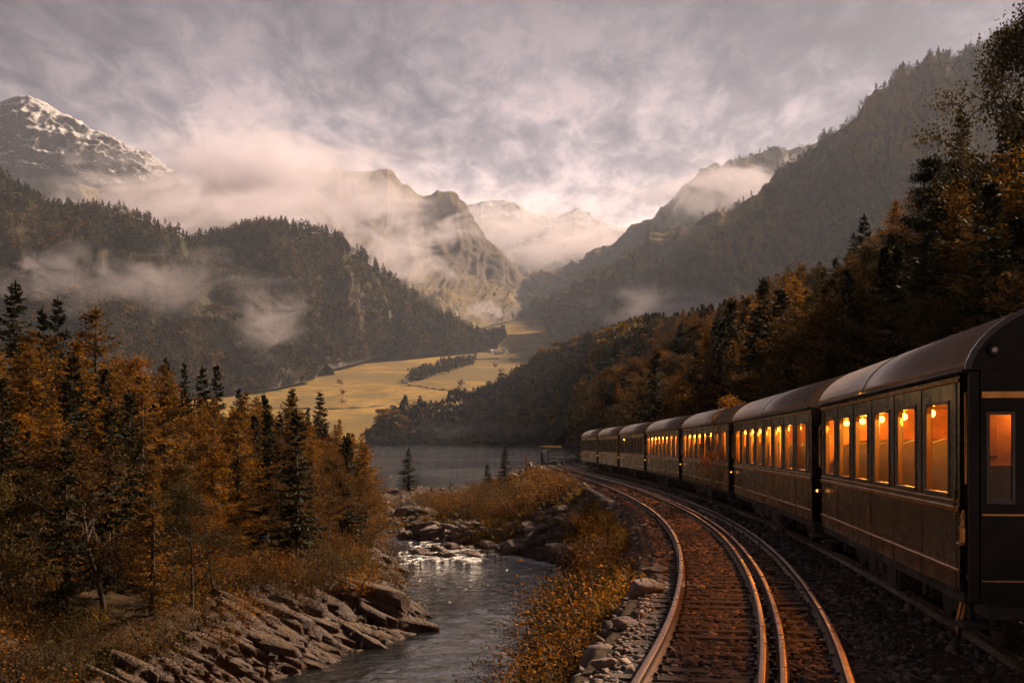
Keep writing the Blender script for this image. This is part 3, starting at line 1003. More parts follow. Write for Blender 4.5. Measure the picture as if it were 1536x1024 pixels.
def conifer(seed, h, r, bare=.06, whorl=.055, nb=6, droop=.35, curl=.25, sp=.13, lw=.11, fill=1.0, up=0.0, irregular=.2, top_pow=.85, tuft=0.0):
    """returns (trunk MB, leaf verts, faces, tint)"""
    rs = np.random.RandomState(seed)
    segs = []
    bend = rs.randn(2) * .012 * h
    tr = lambda z: np.array((bend[0] * math.sin(2.2 * z / h), bend[1] * math.sin(1.7 * z / h), z))
    segs.append(([tr(z) for z in np.linspace(-.4, h * .97, 9)], np.linspace(.018 * h + .02, .008, 9)))
    C, Dv, S, Ls, Ws, T = [], [], [], [], [], []
    z = bare * h
    while z < h * .985:
        f = z / h
        base = r * ((1 - f) ** top_pow) * (0.55 + .45 * min(1, f / .16)) + .05
        for k in range(nb + rs.randint(-1, 2)):
            if rs.rand() > fill + .25 * f:
                continue
            az = rs.rand() * 2 * math.pi
            L = base * (1 - irregular + rs.rand() * irregular * 2)
            if rs.rand() < .06:
                L *= 1.25
            o = np.array((math.cos(az), math.sin(az), 0))
            z0 = z + rs.randn() * .012 * h
            n = max(3, int(L / sp))
            t = (np.arange(n) + .6) / n
            lift = up + .32 * (f - .25)
            pts = tr(z0)[None, :] + o[None, :] * (L * t)[:, None]
            pts[:, 2] += L * (lift * t - droop * (1 - .6 * f) * t ** 1.3 + curl * t ** 2.4)
            if L > .5:
                segs.append(([tr(z0), pts[(n - 1) // 2], pts[n - 1]], [.010 * L + .008, .006 * L + .005, .003]))
            tang = unit(np.gradient(pts, axis=0)) if n > 1 else o[None, :]
            side = np.array((-o[1], o[0], 0))
            ct = rs.rand()
            for sg in (-1, 1):
                ll = (L * .30 * (1 - .75 * t) + sp * .9) * (.7 + .6 * rs.rand(n))
                d = unit(tang * (.75 + .3 * rs.rand(n))[:, None] + side * sg + np.array((0, 0, -1)) * (.25 + .45 * rs.rand(n))[:, None])
                c = pts + d * (ll * .45)[:, None]
                C.append(c); Dv.append(d)
                S.append(unit(np.cross(d, np.array((0, 0, 1)) + .7 * rs.randn(n, 3))))
                Ls.append(ll); Ws.append(np.full(n, lw) * (.7 + .6 * rs.rand(n)))
                T.append(np.clip(.32 + .4 * ct + .22 * rs.randn(n), 0, 1))
            # top sprays and tufts along the branch
            m = n
            d = unit(tang + .5 * rs.randn(m, 3) + np.array((0, 0, .25)))
            C.append(pts + d * sp * .4); Dv.append(d); S.append(perp(d, rs))
            Ls.append(np.full(m, sp * 1.7)); Ws.append(np.full(m, lw * .9))
            T.append(np.clip(.45 + .35 * ct + .25 * rs.randn(m), 0, 1))
            if tuft:
                m = int(n * tuft)
                i = rs.randint(0, n, m)
                d = rand_dirs(rs, m)
                C.append(pts[i] + rs.randn(m, 3) * sp * .8); Dv.append(d); S.append(perp(d, rs))
                Ls.append(np.full(m, sp * .95)); Ws.append(np.full(m, lw))
                T.append(np.clip(.35 + .5 * ct + .25 * rs.randn(m), 0, 1))
        z += whorl * h * (.55 + .75 * (1 - f)) * (.8 + .4 * rs.rand())
    # leader
    m = 10
    zt = np.linspace(.93, 1.0, m) * h
    d = unit(np.stack([rs.randn(m) * .35, rs.randn(m) * .35, np.ones(m)], -1))
    C.append(np.stack([np.full(m, tr(h)[0]), np.full(m, tr(h)[1]), zt], -1)); Dv.append(d); S.append(perp(d, rs))
    Ls.append(np.full(m, .035 * h)); Ws.append(np.full(m, lw * .7)); T.append(np.full(m, .4))
    V, Fq = leaf_quads(np.concatenate(C), np.concatenate(Dv), np.concatenate(S), np.concatenate(Ls), np.concatenate(Ws))
    return tubes_np(segs), V, Fq, np.repeat(np.concatenate(T), 4)


def broadleaf(seed, h, r, stems=1, bare=.22, nl=13, leaf=.12, per=46, spread=.42, flat=1.0, limbs=4, gnarl=.12, tips=5):
    rs = np.random.RandomState(seed)
    segs, tipsP = [], []

    def limb(p0, d, L, rad, level):
        n = 5
        pts, dd = [p0], d
        for i in range(n):
            dd = unit(dd + rs.randn(3) * gnarl + np.array((0, 0, .05 * (1 if level < 2 else -.4))))
            pts.append(pts[-1] + dd * L / n)
        segs.append((pts, np.linspace(rad, rad * .45, n + 1)))
        if level >= 2 or L < .25:
            for q in (pts[3], pts[5]):
                tipsP.append(q)
            return
        k = tips + rs.randint(-1, 2) if level == 1 else limbs + rs.randint(0, 2)
        for j in range(k):
            t = .25 + .75 * (j + rs.rand()) / k
            i = min(int(t * n), n - 1)
            q = pts[i] + (pts[i + 1] - pts[i]) * (t * n - i)
            nd = unit(dd + rs.randn(3) * .75 + np.array((0, 0, .12)))
            limb(q, nd, L * (.42 + .25 * rs.rand()), rad * .5, level + 1)
        tipsP.append(pts[-1])

    for s in range(stems):
        a = rs.rand() * 6.28
        lean = np.array((math.cos(a), math.sin(a), 0)) * (0.05 if stems == 1 else .35 + .3 * rs.rand())
        hh = h * (1 if stems == 1 else .6 + .35 * rs.rand())
        n = 8
        pts, p, d = [np.array((0, 0, -.3))], np.zeros(3), unit(np.array((0, 0, 1.0)) + lean)
        for i in range(n):
            pts.append(p.copy())
            d = unit(d + rs.randn(3) * gnarl * .5 + np.array((0, 0, .08)))
            p = p + d * hh * .92 / n
        pts.append(p)
        rad0 = .014 * h + .015
        segs.append((pts, np.linspace(rad0, .008, len(pts))))
        for j in range(nl):
            t = bare + (1 - bare) * (j + rs.rand() * .9) / nl
            i = min(int(t * n), n - 1) + 1
            q = pts[i] + (pts[i + 1] - pts[i]) * ((t * n) % 1)
            az = j * 2.4 + rs.rand()
            up = .35 + .5 * t
            dirn = unit(np.array((math.cos(az), math.sin(az), up * flat)))
            prof = math.sin(min(1, max(.12, (1.02 - t) * 1.35)) * math.pi * .5)
            limb(q, dirn, r * (.55 + .5 * rs.rand()) * prof + .12, rad0 * .45 * (1 - .6 * t), 1)
        tipsP.append(p)
    tp = np.array(tipsP)
    ct = rs.rand(len(tp))
    n = len(tp) * per
    i = np.repeat(np.arange(len(tp)), per)
    g = rs.randn(n, 3) * spread * leaf * 4.2 * np.array((1, 1, .72 * flat))
    c = tp[i] + g
    d = unit(rand_dirs(rs, n) + np.array((0, 0, -.35)))
    L = leaf * (.65 + .7 * rs.rand(n))
    V, Fq = leaf_quads(c, d, perp(d, rs), L, L * .62)
    T = np.clip(.15 + .62 * ct[i] + .2 * rs.randn(n), 0, 1)
    return tubes_np(segs, 5), V, Fq, np.repeat(T, 4)


def scots_pine(seed, h, r):
    rs = np.random.RandomState(seed)
    segs, C, Dv, T = [], [], [], []
    p, d, pts = np.array((0, 0, -.4)), unit(np.array((.10, 0, 1))), []
    for i in range(10):
        pts.append(p.copy())
        d = unit(d + rs.randn(3) * .07 + np.array((-.01, 0, .06)))
        p = p + d * h / 9.2
    segs.append((pts, np.linspace(.02 * h, .025, 10)))
    for j in range(20):
        t = .38 + .62 * (j + rs.rand()) / 20
        k = min(int(t * 9), 8)
        q = pts[k] + (pts[k + 1] - pts[k]) * (t * 9 - k)
        az = j * 2.4 + rs.rand() * .8
        L = r * (1.12 - .75 * (t - .38) / .62) * (.55 + .6 * rs.rand())
        dd = unit(np.array((math.cos(az), math.sin(az), .12 + .4 * rs.rand())))
        lp = [q]
        for s in range(6):
            dd = unit(dd + rs.randn(3) * .14 + np.array((0, 0, .03)))
            lp.append(lp[-1] + dd * L / 6)
        segs.append((lp, np.linspace(.05 + .01 * L, .012, 7)))
        for s in range(3, 7):
            for w in range(3):
                cc = lp[s] + rs.randn(3) * np.array((.32, .32, .07)) * (.5 + .16 * L) + np.array((0, 0, .08))
                m = 95
                ct = rs.rand()
                dirs = unit(rand_dirs(rs, m) + np.array((0, 0, .5)))
                C.append(cc + rs.randn(m, 3) * np.array((.34, .34, .10)))
                Dv.append(dirs)
                T.append(np.clip(.15 + .55 * ct + .2 * rs.randn(m), 0, 1))
    C, Dv, T = np.concatenate(C), np.concatenate(Dv), np.concatenate(T)
    V, Fq = leaf_quads(C, Dv, perp(Dv, rs), .20, .055)
    return tubes_np(segs, 6), V, Fq, np.repeat(T, 4)


def shrub(seed, h, r, leaf=.06, n=1500, stems=9):
    rs = np.random.RandomState(seed)
    segs, C, T = [], [], []
    for s in range(stems):
        az, L = rs.rand() * 6.28, h * (.6 + .5 * rs.rand())
        out = rs.rand() ** .7 * r
        base = np.array((math.cos(az) * out * .35, math.sin(az) * out * .35, -.15))
        tip = np.array((math.cos(az) * out, math.sin(az) * out, L))
        mid = (base + tip) / 2 + np.array((math.cos(az), math.sin(az), 0)) * -.1 * out
        pts = [base, mid, tip]
        segs.append((pts, [.018, .012, .004]))
        m = n // stems
        t = rs.rand(m) ** .6
        q = base + (tip - base) * t[:, None]
        C.append(q + rs.randn(m, 3) * (.10 + .16 * r) * np.array((1, 1, .8)))
        T.append(np.clip(.2 + .5 * rs.rand() + .2 * rs.randn(m), 0, 1))
    C, T = np.concatenate(C), np.concatenate(T)
    k = C[:, 2] > -.05
    C, T = C[k], T[k]
    d = unit(rand_dirs(rs, len(C)) + np.array((0, 0, .3)))
    L = leaf * (.6 + .8 * rs.rand(len(C)))
    V, Fq = leaf_quads(C, d, perp(d, rs), L, L * .55)
    return tubes_np(segs, 4), V, Fq, np.repeat(T, 4)


class Kind:
    """prototype meshes of one kind of plant: trunk + crown (+ light single-mesh versions)"""

    def __init__(self, name, crown_mat, bark, cat, builders, part='crown', stem='trunk'):
        self.name, self.cat, self.part, self.stem = name, cat, part, stem
        self.protos = []
        for b, h in builders:
            tm, V, Fq, T = b
            tme = tm.mesh(name + '_' + stem, bark, smooth=True)
            cme = mesh_from(name + '_' + part, V, Fq, [crown_mat], tint=T)
            self.protos.append((tme, cme, h))
        self.first = {}

    def place(self, rs, loc, h, label, group, sx=None, variant=None, rz=None):
        k = rs.randint(len(self.protos)) if variant is None else variant
        tme, cme, h0 = self.protos[k]
        s = h / h0
        if k not in self.first:
            root = empty(self.name)
            t = link(self.stem, tme, root)
            c = link(self.part, cme, root)
            self.first[k] = (root, t, c)
        else:
            r0, t0, c0 = self.first[k]
            root = r0.copy()
            COL.objects.link(root)
            for ch in (t0, c0):
                q = ch.copy()
                q.parent = root
                COL.objects.link(q)
        root.location = loc
        root.rotation_euler = (0, 0, rs.rand() * 6.28 if rz is None else rz)
        w = s * (sx if sx else .85 + .3 * rs.rand())
        root.scale = (w, w, s)
        tag(root, label, self.cat, group)
        return root


B = {}
B['spruce'] = Kind('spruce_tree', M['spruce'], M['bark'], 'tree', [(conifer(s, 9.0, rr, whorl=.045, nb=7, droop=.55, curl=.35, sp=.15, lw=.13), 9.0) for s, rr in ((1, 1.75), (2, 1.5), (3, 2.0), (4, 1.65))])
B['larch'] = Kind('larch_tree', M['larch'], M['bark'], 'tree', [(conifer(s, 9.0, rr, whorl=.05, nb=6, droop=.30, curl=.30, sp=.15, lw=.085, fill=.85, irregular=.38, tuft=1.6, top_pow=.75), 9.0) for s, rr in ((11, 2.2), (12, 2.5), (13, 2.0), (14, 2.7))])
B['birch'] = Kind('birch_tree', M['birch'], M['bark_pale'], 'tree', [(broadleaf(s, 7.0, 2.3, leaf=.10, per=44, spread=.52, nl=12), 7.0) for s in (21, 22, 23)])
B['broad'] = Kind('broadleaf_tree', M['rust'], M['bark'], 'tree', [(broadleaf(s, 8.0, 3.1, leaf=.115, per=56, spread=.55, nl=13, bare=.18), 8.0) for s in (31, 32, 33)])
B['olive'] = Kind('alder_tree', M['olive'], M['bark'], 'tree', [(broadleaf(s, 8.0, 2.9, leaf=.115, per=56, spread=.55, nl=13, bare=.16), 8.0) for s in (41, 42, 43)])
B['bigbroad'] = Kind('oak_tree', M['olive'], M['bark'], 'tree', [(broadleaf(71, 15.0, 5.2, leaf=.15, per=110, nl=24, bare=.15, spread=.62), 15.0)])
B['pine'] = Kind('pine_tree', M['spruce'], M['bark'], 'tree', [(scots_pine(s, 11.0, 3.3), 11.0) for s in (51, 52)])
B['shrub'] = Kind('shrub', M['birch'], M['bark'], 'shrub', [(shrub(s, 1.2, .9, n=1500), 1.2) for s in (61, 62, 63)], part='leaves', stem='stems')
B['rustshrub'] = Kind('rust_shrub', M['rust'], M['bark'], 'shrub', [(shrub(s, 1.3, 1.0, n=1500), 1.3) for s in (64, 65)], part='leaves', stem='stems')
B['greenshrub'] = Kind('olive_shrub', M['olive'], M['bark'], 'shrub', [(shrub(s, 1.3, 1.0, n=1600), 1.3) for s in (66, 67)], part='leaves', stem='stems')

# ------------------------------------------------------------------ planting the near woods
rs = np.random.RandomState(101)
PIX = lambda x, y, D: (CX + F * x / D, HY - F * y / D)
sil_left = lambda px: np.interp(px, [-200, 0, 55, 95, 150, 190, 240, 300, 350, 420, 480, 520, 560, 590, 625, 650], [415, 436, 455, 470, 478, 515, 535, 556, 585, 604, 612, 640, 655, 668, 700, 735])


def zg(x, D):
    return float(ground_z(x, D))


placed = []


def free(x, D, r):
    for (a, b, q) in placed:
        if (a - x) ** 2 + (b - D) ** 2 < (r + q) ** 2 * .25:
            return False
    placed.append((x, D, r))
    return True


# trees one can tell apart along the skyline of the left wood: (px, top py, D, kind, variant, width, label)
HEROES = [
    (30, 424, 78, 'spruce', 2, 1.15, 'tall dark spruce topping the wood at the far left edge'),
    (62, 462, 84, 'spruce', 1, 1.0, 'dark spruce half hidden just behind the tallest spruce of the left wood'),
    (86, 444, 86, 'spruce', 3, 1.0, 'pointed dark spruce between the tallest spruce and the big golden larch'),
    (140, 462, 62, 'larch', 1, 1.25, 'big open-branched golden larch standing above the left wood'),
    (205, 524, 74, 'birch', 0, 1.2, 'rounded rust orange tree on the skyline beyond the big golden larch'),
    (250, 536, 92, 'spruce', 0, .8, 'slim dark spruce rising just beyond the rounded rust orange tree'),
    (276, 542, 94, 'spruce', 1, .75, 'very slim dark spruce second beyond the rounded rust orange tree'),
    (303, 549, 92, 'spruce', 3, 1.0, 'first of two dark spruces side by side on the wood skyline'),
    (325, 546, 95, 'spruce', 1, 1.05, 'second of two dark spruces side by side, nearer the meadow'),
    (357, 582, 96, 'spruce', 2, .9, 'short dark spruce where the wood skyline meets the meadow'),
    (398, 590, 104, 'spruce', 0, .95, 'dark spruce against the meadow, first of three toward the lake'),
    (440, 582, 106, 'spruce', 2, 1.1, 'broad dark spruce against the meadow, second of three toward the lake'),
    (481, 586, 108, 'spruce', 3, 1.15, 'open dark spruce against the meadow, third of three toward the lake'),
    (508, 628, 112, 'larch', 2, .9, 'small golden conifer at the lake end of the left wood'),
    (322, 735, 37.5, 'birch', 1, 1.0, 'small bright orange birch growing just above the slanted rock slabs'),
    (612, 672, 136, 'spruce', 0, 1.5, 'thin open conifer standing alone at the lake outlet'),
    (676, 720, 128, 'spruce', 0, 1.1, 'tiny dark spruce alone on the rocky bar below the lake'),
    (732, 696, 112, 'spruce', 2, 1.3, 'dark bushy spruce on the bar, first of the pair by the water'),
    (757, 688, 110, 'spruce', 3, 1.35, 'taller dark spruce on the bar, second of the pair by the water'),
    (790, 695, 118, 'larch', 2, 1.2, 'small olive conifer on the bar near the end of the railway bend'),
]
for (px, py, D, k, var, w, lab) in HEROES:
    x = (px - CX) / F * D
    z = zg(x, D) - .1
    h = (HY - py) / F * D - z
    placed.append((x, D, 2.0))
    if 640 < px < 800:
        h = max(h, {676: 1.7, 732: 2.9, 757: 3.6, 790: 2.4}[px])
    B[k].place(rs, (x, D, z), h, lab, 'trees told apart along the left wood and the bar' if False else None, sx=w, variant=var, rz=rs.rand() * 6.28)

WOOD = {
    'larch': ('golden brown larch packed in the autumn wood on the left bank', 'golden larches in the left wood'),
    'birch': ('bright orange birch among the conifers of the left wood', 'orange birches in the left wood'),
    'broad': ('rust brown broadleaf tree in the thick of the left wood', 'rust broadleaf trees in the left wood'),
    'olive': ('olive green leafy tree in the left riverside wood', 'olive trees in the left wood'),
    'spruce': ('dark green spruce standing inside the left wood', 'dark spruces in the left wood'),
}
n_try = 0
cnt = 0
while n_try < 6000 and cnt < 290:
    n_try += 1
    u = rs.rand()
    D = 31 * (165 / 31.) ** u
    px = rs.uniform(-130, 640)
    x = (px - CX) / F * D
    e = float(XL(D)) - x
    marg = np.interp(D, [30, 34, 40, 48, 60, 160], [2.0, 3.2, 5.2, 3.4, 1.4, 1.2])
    if e < marg:
        continue
    if 270 < px < 400 and 36.5 < D < 43:
        continue
    z = zg(x, D) - .12
    sy = float(sil_left(px))
    hmax = (HY - sy) / F * D - z
    k = rs.choice(['larch', 'birch', 'broad', 'olive', 'spruce'], p=[.24, .21, .12, .16, .27])
    hh = {'larch': 8.2, 'birch': 5.6, 'broad': 6.2, 'olive': 5.6, 'spruce': 7.6}[k] * rs.uniform(.7, 1.2)
    if D < 46:
        hh *= .8
    h = min(hh, hmax * (rs.uniform(.85, 1.06) if k in ('spruce', 'larch') else rs.uniform(.66, .93)))
    if h < 1.6:
        continue
    if not free(x, D, 1.45 + .012 * D):
        continue
    B[k].place(rs, (x, D, z), h, *WOOD[k], sx=min(1.6, max(1.0, .8 + .5 * rs.rand())) * (1.0 if h > 4 else 1.25))
    cnt += 1
print('left wood', cnt)

# shrubs on the left bank above the rocks and along the waterline
for i in range(1500):
    D = 25 * (120 / 25.) ** rs.rand() ** 1.35
    px = rs.uniform(-40, 640)
    x = (px - CX) / F * D
    e = float(XL(D)) - x
    if not (np.interp(D, [25, 31, 34, 40, 48, 60], [.5, .9, 2.0, 2.4, .9, .4]) < e < 13):
        continue
    if not free(x, D, .8):
        continue
    k = ['rustshrub', 'shrub', 'greenshrub'][rs.choice(3, p=[.45, .3, .25])]
    lab = {'rustshrub': 'rust brown bush in the undergrowth of the left bank', 'shrub': 'orange leafy bush in the undergrowth of the left bank', 'greenshrub': 'olive green bush in the undergrowth of the left bank'}[k]
    B[k].place(rs, (x, D, zg(x, D) - .05), rs.uniform(.6, 1.5), lab, lab.split(' in ')[0].rsplit(' ', 1)[0] + ' bushes of the left bank', sx=rs.uniform(1.1, 1.6))
    cnt += 1
    if sum(1 for _ in placed) > 760:
        break

# right bank: bushes between the rail and the river, and on the bar
nb = 0
for i in range(5000):
    D = 13 * (148 / 13.) ** rs.rand()
    xl, xr = float(x_left(D)) - 1.5, float(XR(D)) + (.5 if D < 60 else 2.0)
    if xl <= xr:
        continue
    x = rs.uniform(xr, xl)
    t = (xl - x) / max(xl - xr, .1)
    if D > 62 and (vnoise(x * .16, D * .09, 2.0) < .02 or x < xr + 3.0):
        continue
    if D < 60 and t > .8 and rs.rand() < .7:
        continue
    if not free(x, D, .75 if D < 45 else 1.1):
        continue
    z = zg(x, D)
    # keep the tops below the line of sight to the rail
    h = rs.uniform(.5, 1.25) if D < 55 else rs.uniform(.7, 2.2)
    h = min(h, float(z_rail(D)) + .35 - z + .55 * (xl - x))
    if D > 62:
        pxx = CX + F * x / D
        h = min(h, (HY - np.interp(pxx, [560, 600, 690, 760, 830], [728, 739, 739, 716, 697])) / F * D - z)
    if h < .3:
        h = .3
    k = ['shrub', 'rustshrub', 'greenshrub'][rs.choice(3, p=[.55, .25, .2])]
    place = 'of the slope below the rails' if D < 62 else 'on the rocky bar by the lake'
    lab = {'rustshrub': 'rust brown bush ', 'shrub': 'golden orange bush ', 'greenshrub': 'olive green bush '}[k] + place
    B[k].place(rs, (x, D, z - .05), h, lab, lab.replace(' bush ', ' bushes '), sx=rs.uniform(1.0, 1.7))
    nb += 1
    if nb > 170:
        break
for i in range(60):
    D = rs.uniform(85, 146)
    xl, xr = float(x_left(D)) - 4, float(XR(D)) + 4
    x = rs.uniform(xr, xl)
    if not free(x, D, 2.4):
        continue
    k = 'larch' if rs.rand() < .55 else 'broad'
    z = zg(x, D)
    h = min(rs.uniform(1.6, 3.4), (HY - np.interp(CX + F * x / D, [600, 690, 760, 830], [739, 735, 706, 694])) / F * D - z)
    if h < 1.2:
        continue
    B[k].place(rs, (x, D, z - .1), h, 'stunted golden conifer on the rocky bar' if k == 'larch' else 'stunted rust broadleaf tree on the rocky bar',
               'stunted golden conifers on the bar' if k == 'larch' else 'stunted broadleaf trees on the bar', sx=1.5)

# weeds beside the near end of the train
for i, (x, D, h) in enumerate([(4.55, 9.6, .95), (5.0, 10.4, .85), (4.75, 8.7, .7), (5.35, 11.3, .7), (4.4, 10.6, .5), (5.1, 9.2, .9)]):
    B['greenshrub' if i % 2 else 'rustshrub'].place(rs, (x, D, float(z_bed(D)) - .1), h, 'scraggy %s weed bush at the corner of the nearest coach' % ('olive' if i % 2 else 'brown'),
                                                    '%s weeds by the nearest coach' % ('olive' if i % 2 else 'brown'), sx=.75)

# ---- the hillside behind the train
sil_right = lambda px: np.interp(px, [540, 565, 590, 620, 650, 680, 700, 740, 780, 820, 860, 900, 960, 1000, 1050, 1090, 1130, 1160, 1200, 1240, 1290, 1330, 1345, 1400, 1440, 1480, 1540, 1700], [642, 640, 594, 586, 600, 585, 573, 556, 526, 512, 503, 492, 472, 470, 460, 448, 440, 405, 388, 372, 345, 335, 300, 262, 245, 190, 120, 60])
HILL = {
    'spruce': ('dark spruce in the steep wood behind the train', 'dark spruces behind the train'),
    'larch': ('golden brown larch in the steep wood behind the train', 'golden larches behind the train'),
    'birch': ('orange leafy tree in the steep wood behind the train', 'orange trees behind the train'),
    'broad': ('rust brown broadleaf tree in the steep wood behind the train', 'rust broadleaf trees behind the train'),
    'olive': ('olive green leafy tree in the steep wood behind the train', 'olive trees behind the train'),
}
HERO_R = [
    (985, 528, 105, 'spruce', 0, 1.25, 'broad dark spruce standing before the lake end of the hillside wood'),
    (1102, 448, 92, 'spruce', 2, 1.3, 'tallest dark spruce of the slope above the third coach'),
    (1297, 322, 82, 'spruce', 3, 1.2, 'pointed dark spruce on the skyline, below the leaning pine'),
    (1400, 228, 62, 'pine', 0, 1.0, 'dark pine with flat layered foliage leaning out from the slope'),
    (1440, 160, 70, 'spruce', 1, 1.2, 'dark spruce behind and above the leaning pine'),
    (1576, -70, 44, 'bigbroad', 0, .78, 'tall dark broadleaf tree reaching into the upper right corner'),
    (1095, 592, 44, 'birch', 2, 1.0, 'yellow orange bushy tree peeping over the third coach roof'),
]
gx, gD, gz = G_h[..., 0].ravel(), G_h[..., 1].ravel(), G_h[..., 2].ravel()


def hill_z(x, D):
    d = ((gx - x) / max(D, 1) * 60) ** 2 + ((gD - D) / max(D, 1) * 60) ** 2
    i = np.argpartition(d, 6)[:6]
    w = 1 / (d[i] + 1e-6)
    return float((gz[i] * w).sum() / w.sum())


for (px, py, D, k, var, w, lab) in HERO_R:
    x = (px - CX) / F * D
    z = hill_z(x, D) - .2
    h = (HY - py) / F * D - z
    placed.append((x, D, 2.5))
    B[k].place(rs, (x, D, z), max(h, 2), lab, None, sx=w, variant=var, rz=2.0)
nr = 0
crestD = lambda px: np.interp(-px, [-c[0] for c in crest], [c[2] for c in crest])
for it in range(7000):
    px, D = rs.uniform(880, 1640), 15 * (185 / 15.) ** rs.rand()
    x = (px - CX) / F * D
    if x < float(x_foot(D)) + .8 or D > crestD(px) * 1.12 or nr >= 290:
        continue
    k = rs.choice(['spruce', 'larch', 'birch', 'broad', 'olive'], p=[.27, .22, .17, .20, .14])
    h = {'spruce': 9.5, 'larch': 9, 'birch': 6.5, 'broad': 7.5, 'olive': 7}[k] * rs.uniform(.65, 1.2)
    edge = x - float(x_foot(D))
    if edge < 3:
        h *= .45
    if not free(x, D, 1.5 + .008 * D):
        continue
    z = hill_z(x, D)
    hmax = (HY - float(sil_right(px))) / F * D - z
    h = min(h, hmax * (rs.uniform(.82, 1.08) if k in ('spruce', 'larch') else rs.uniform(.6, .92)))
    if h < 1.3:
        continue
    B[k].place(rs, (x, D, z - .2), h, *HILL[k], sx=rs.uniform(1.0, 1.4))
    nr += 1
print('hill trees', nr)


# ------------------------------------------------------------------ the woods farther off
def mini_conifer(seed, n=150):
    rs = np.random.RandomState(seed)
    t = rs.rand(n) ** .75
    az = rs.rand(n) * 6.283
    rad = .22 * (1 - t) ** .85 * (.5 + .5 * rs.rand(n)) + .01
    c = np.stack([np.cos(az) * rad, np.sin(az) * rad, .04 + .95 * t], -1)
    d = unit(np.stack([np.cos(az), np.sin(az), -.35 - .4 * rs.rand(n)], -1))
    L = .075 + .16 * (1 - t)
    V, Fq = leaf_quads(c, d, unit(np.cross(d, np.array((0, 0, 1)) + .6 * rs.randn(n, 3))), L, .07 + .05 * (1 - t))
    return V, Fq, np.repeat(np.clip(.35 + .2 * rs.randn(n), 0, 1), 4)


def mini_broad(seed, n=150, w=.30):
    rs = np.random.RandomState(seed)
    k = 9
    cen = rs.randn(k, 3) * np.array((.14, .14, .18)) + np.array((0, 0, .56))
    i = rs.randint(0, k, n)
    c = cen[i] + rs.randn(n, 3) * .085
    c[:, 2] = np.clip(c[:, 2], .08, 1.0)
    d = rand_dirs(rs, n)
    V, Fq = leaf_quads(c, d, perp(d, rs), .15, .11)
    return V, Fq, np.repeat(np.clip(.3 + .5 * rs.rand(k)[i] + .12 * rs.randn(n), 0, 1), 4)


def trunk_quads():
    V, Fq = [], []
    for k in range(3):
        a = k * 2.094
        b = a + 2.094
        i = len(V)
        V += [(.02 * math.cos(a), .02 * math.sin(a), -.08), (.02 * math.cos(b), .02 * math.sin(b), -.08), (.008 * math.cos(b), .008 * math.sin(b), .8), (.008 * math.cos(a), .008 * math.sin(a), .8)]
        Fq.append((i, i + 1, i + 2, i + 3))
    return np.array(V), np.array(Fq)


def forest_mat(name):
    m, nd, ln, out = mat_new(name)
    at = N(nd, 'ShaderNodeAttribute', attribute_name='tint')
    r = ramp(nd, [(0.0, (0.014, 0.017, 0.007)), (0.35, (0.038, 0.036, 0.012)), (0.6, (0.095, 0.063, 0.018)), (0.85, (0.20, 0.108, 0.022)), (1.0, (0.32, 0.16, 0.026))])
    ln.new(at.outputs['Fac'], r.inputs[0])
    b = principled(nd, ln, out, Roughness=0.8)
    b.inputs['Specular IOR Level'].default_value = 0.15
    ln.new(r.outputs[0], b.inputs['Base Color'])
    return m


M['forest'] = forest_mat('mixed_forest')
# singles that can still be told apart on the point across the lake and the slope beyond the train
TQ = trunk_quads()


def single_proto(name, kind, seed):
    V, Fq, T = mini_conifer(seed, 620) if kind == 'c' else mini_broad(seed, 620)
    V = V.copy()
    Vt, Ft = TQ
    me = mesh_from(name, np.concatenate([V, Vt]), np.concatenate([Fq, Ft + len(V)]), [M['far_green_brightened' if kind == 'c' else 'far_green_brightened'], M['bark']],
                   midx=np.concatenate([np.zeros(len(Fq)), np.ones(len(Ft))]), tint=np.concatenate([T, np.zeros(len(Vt))]))
    return me


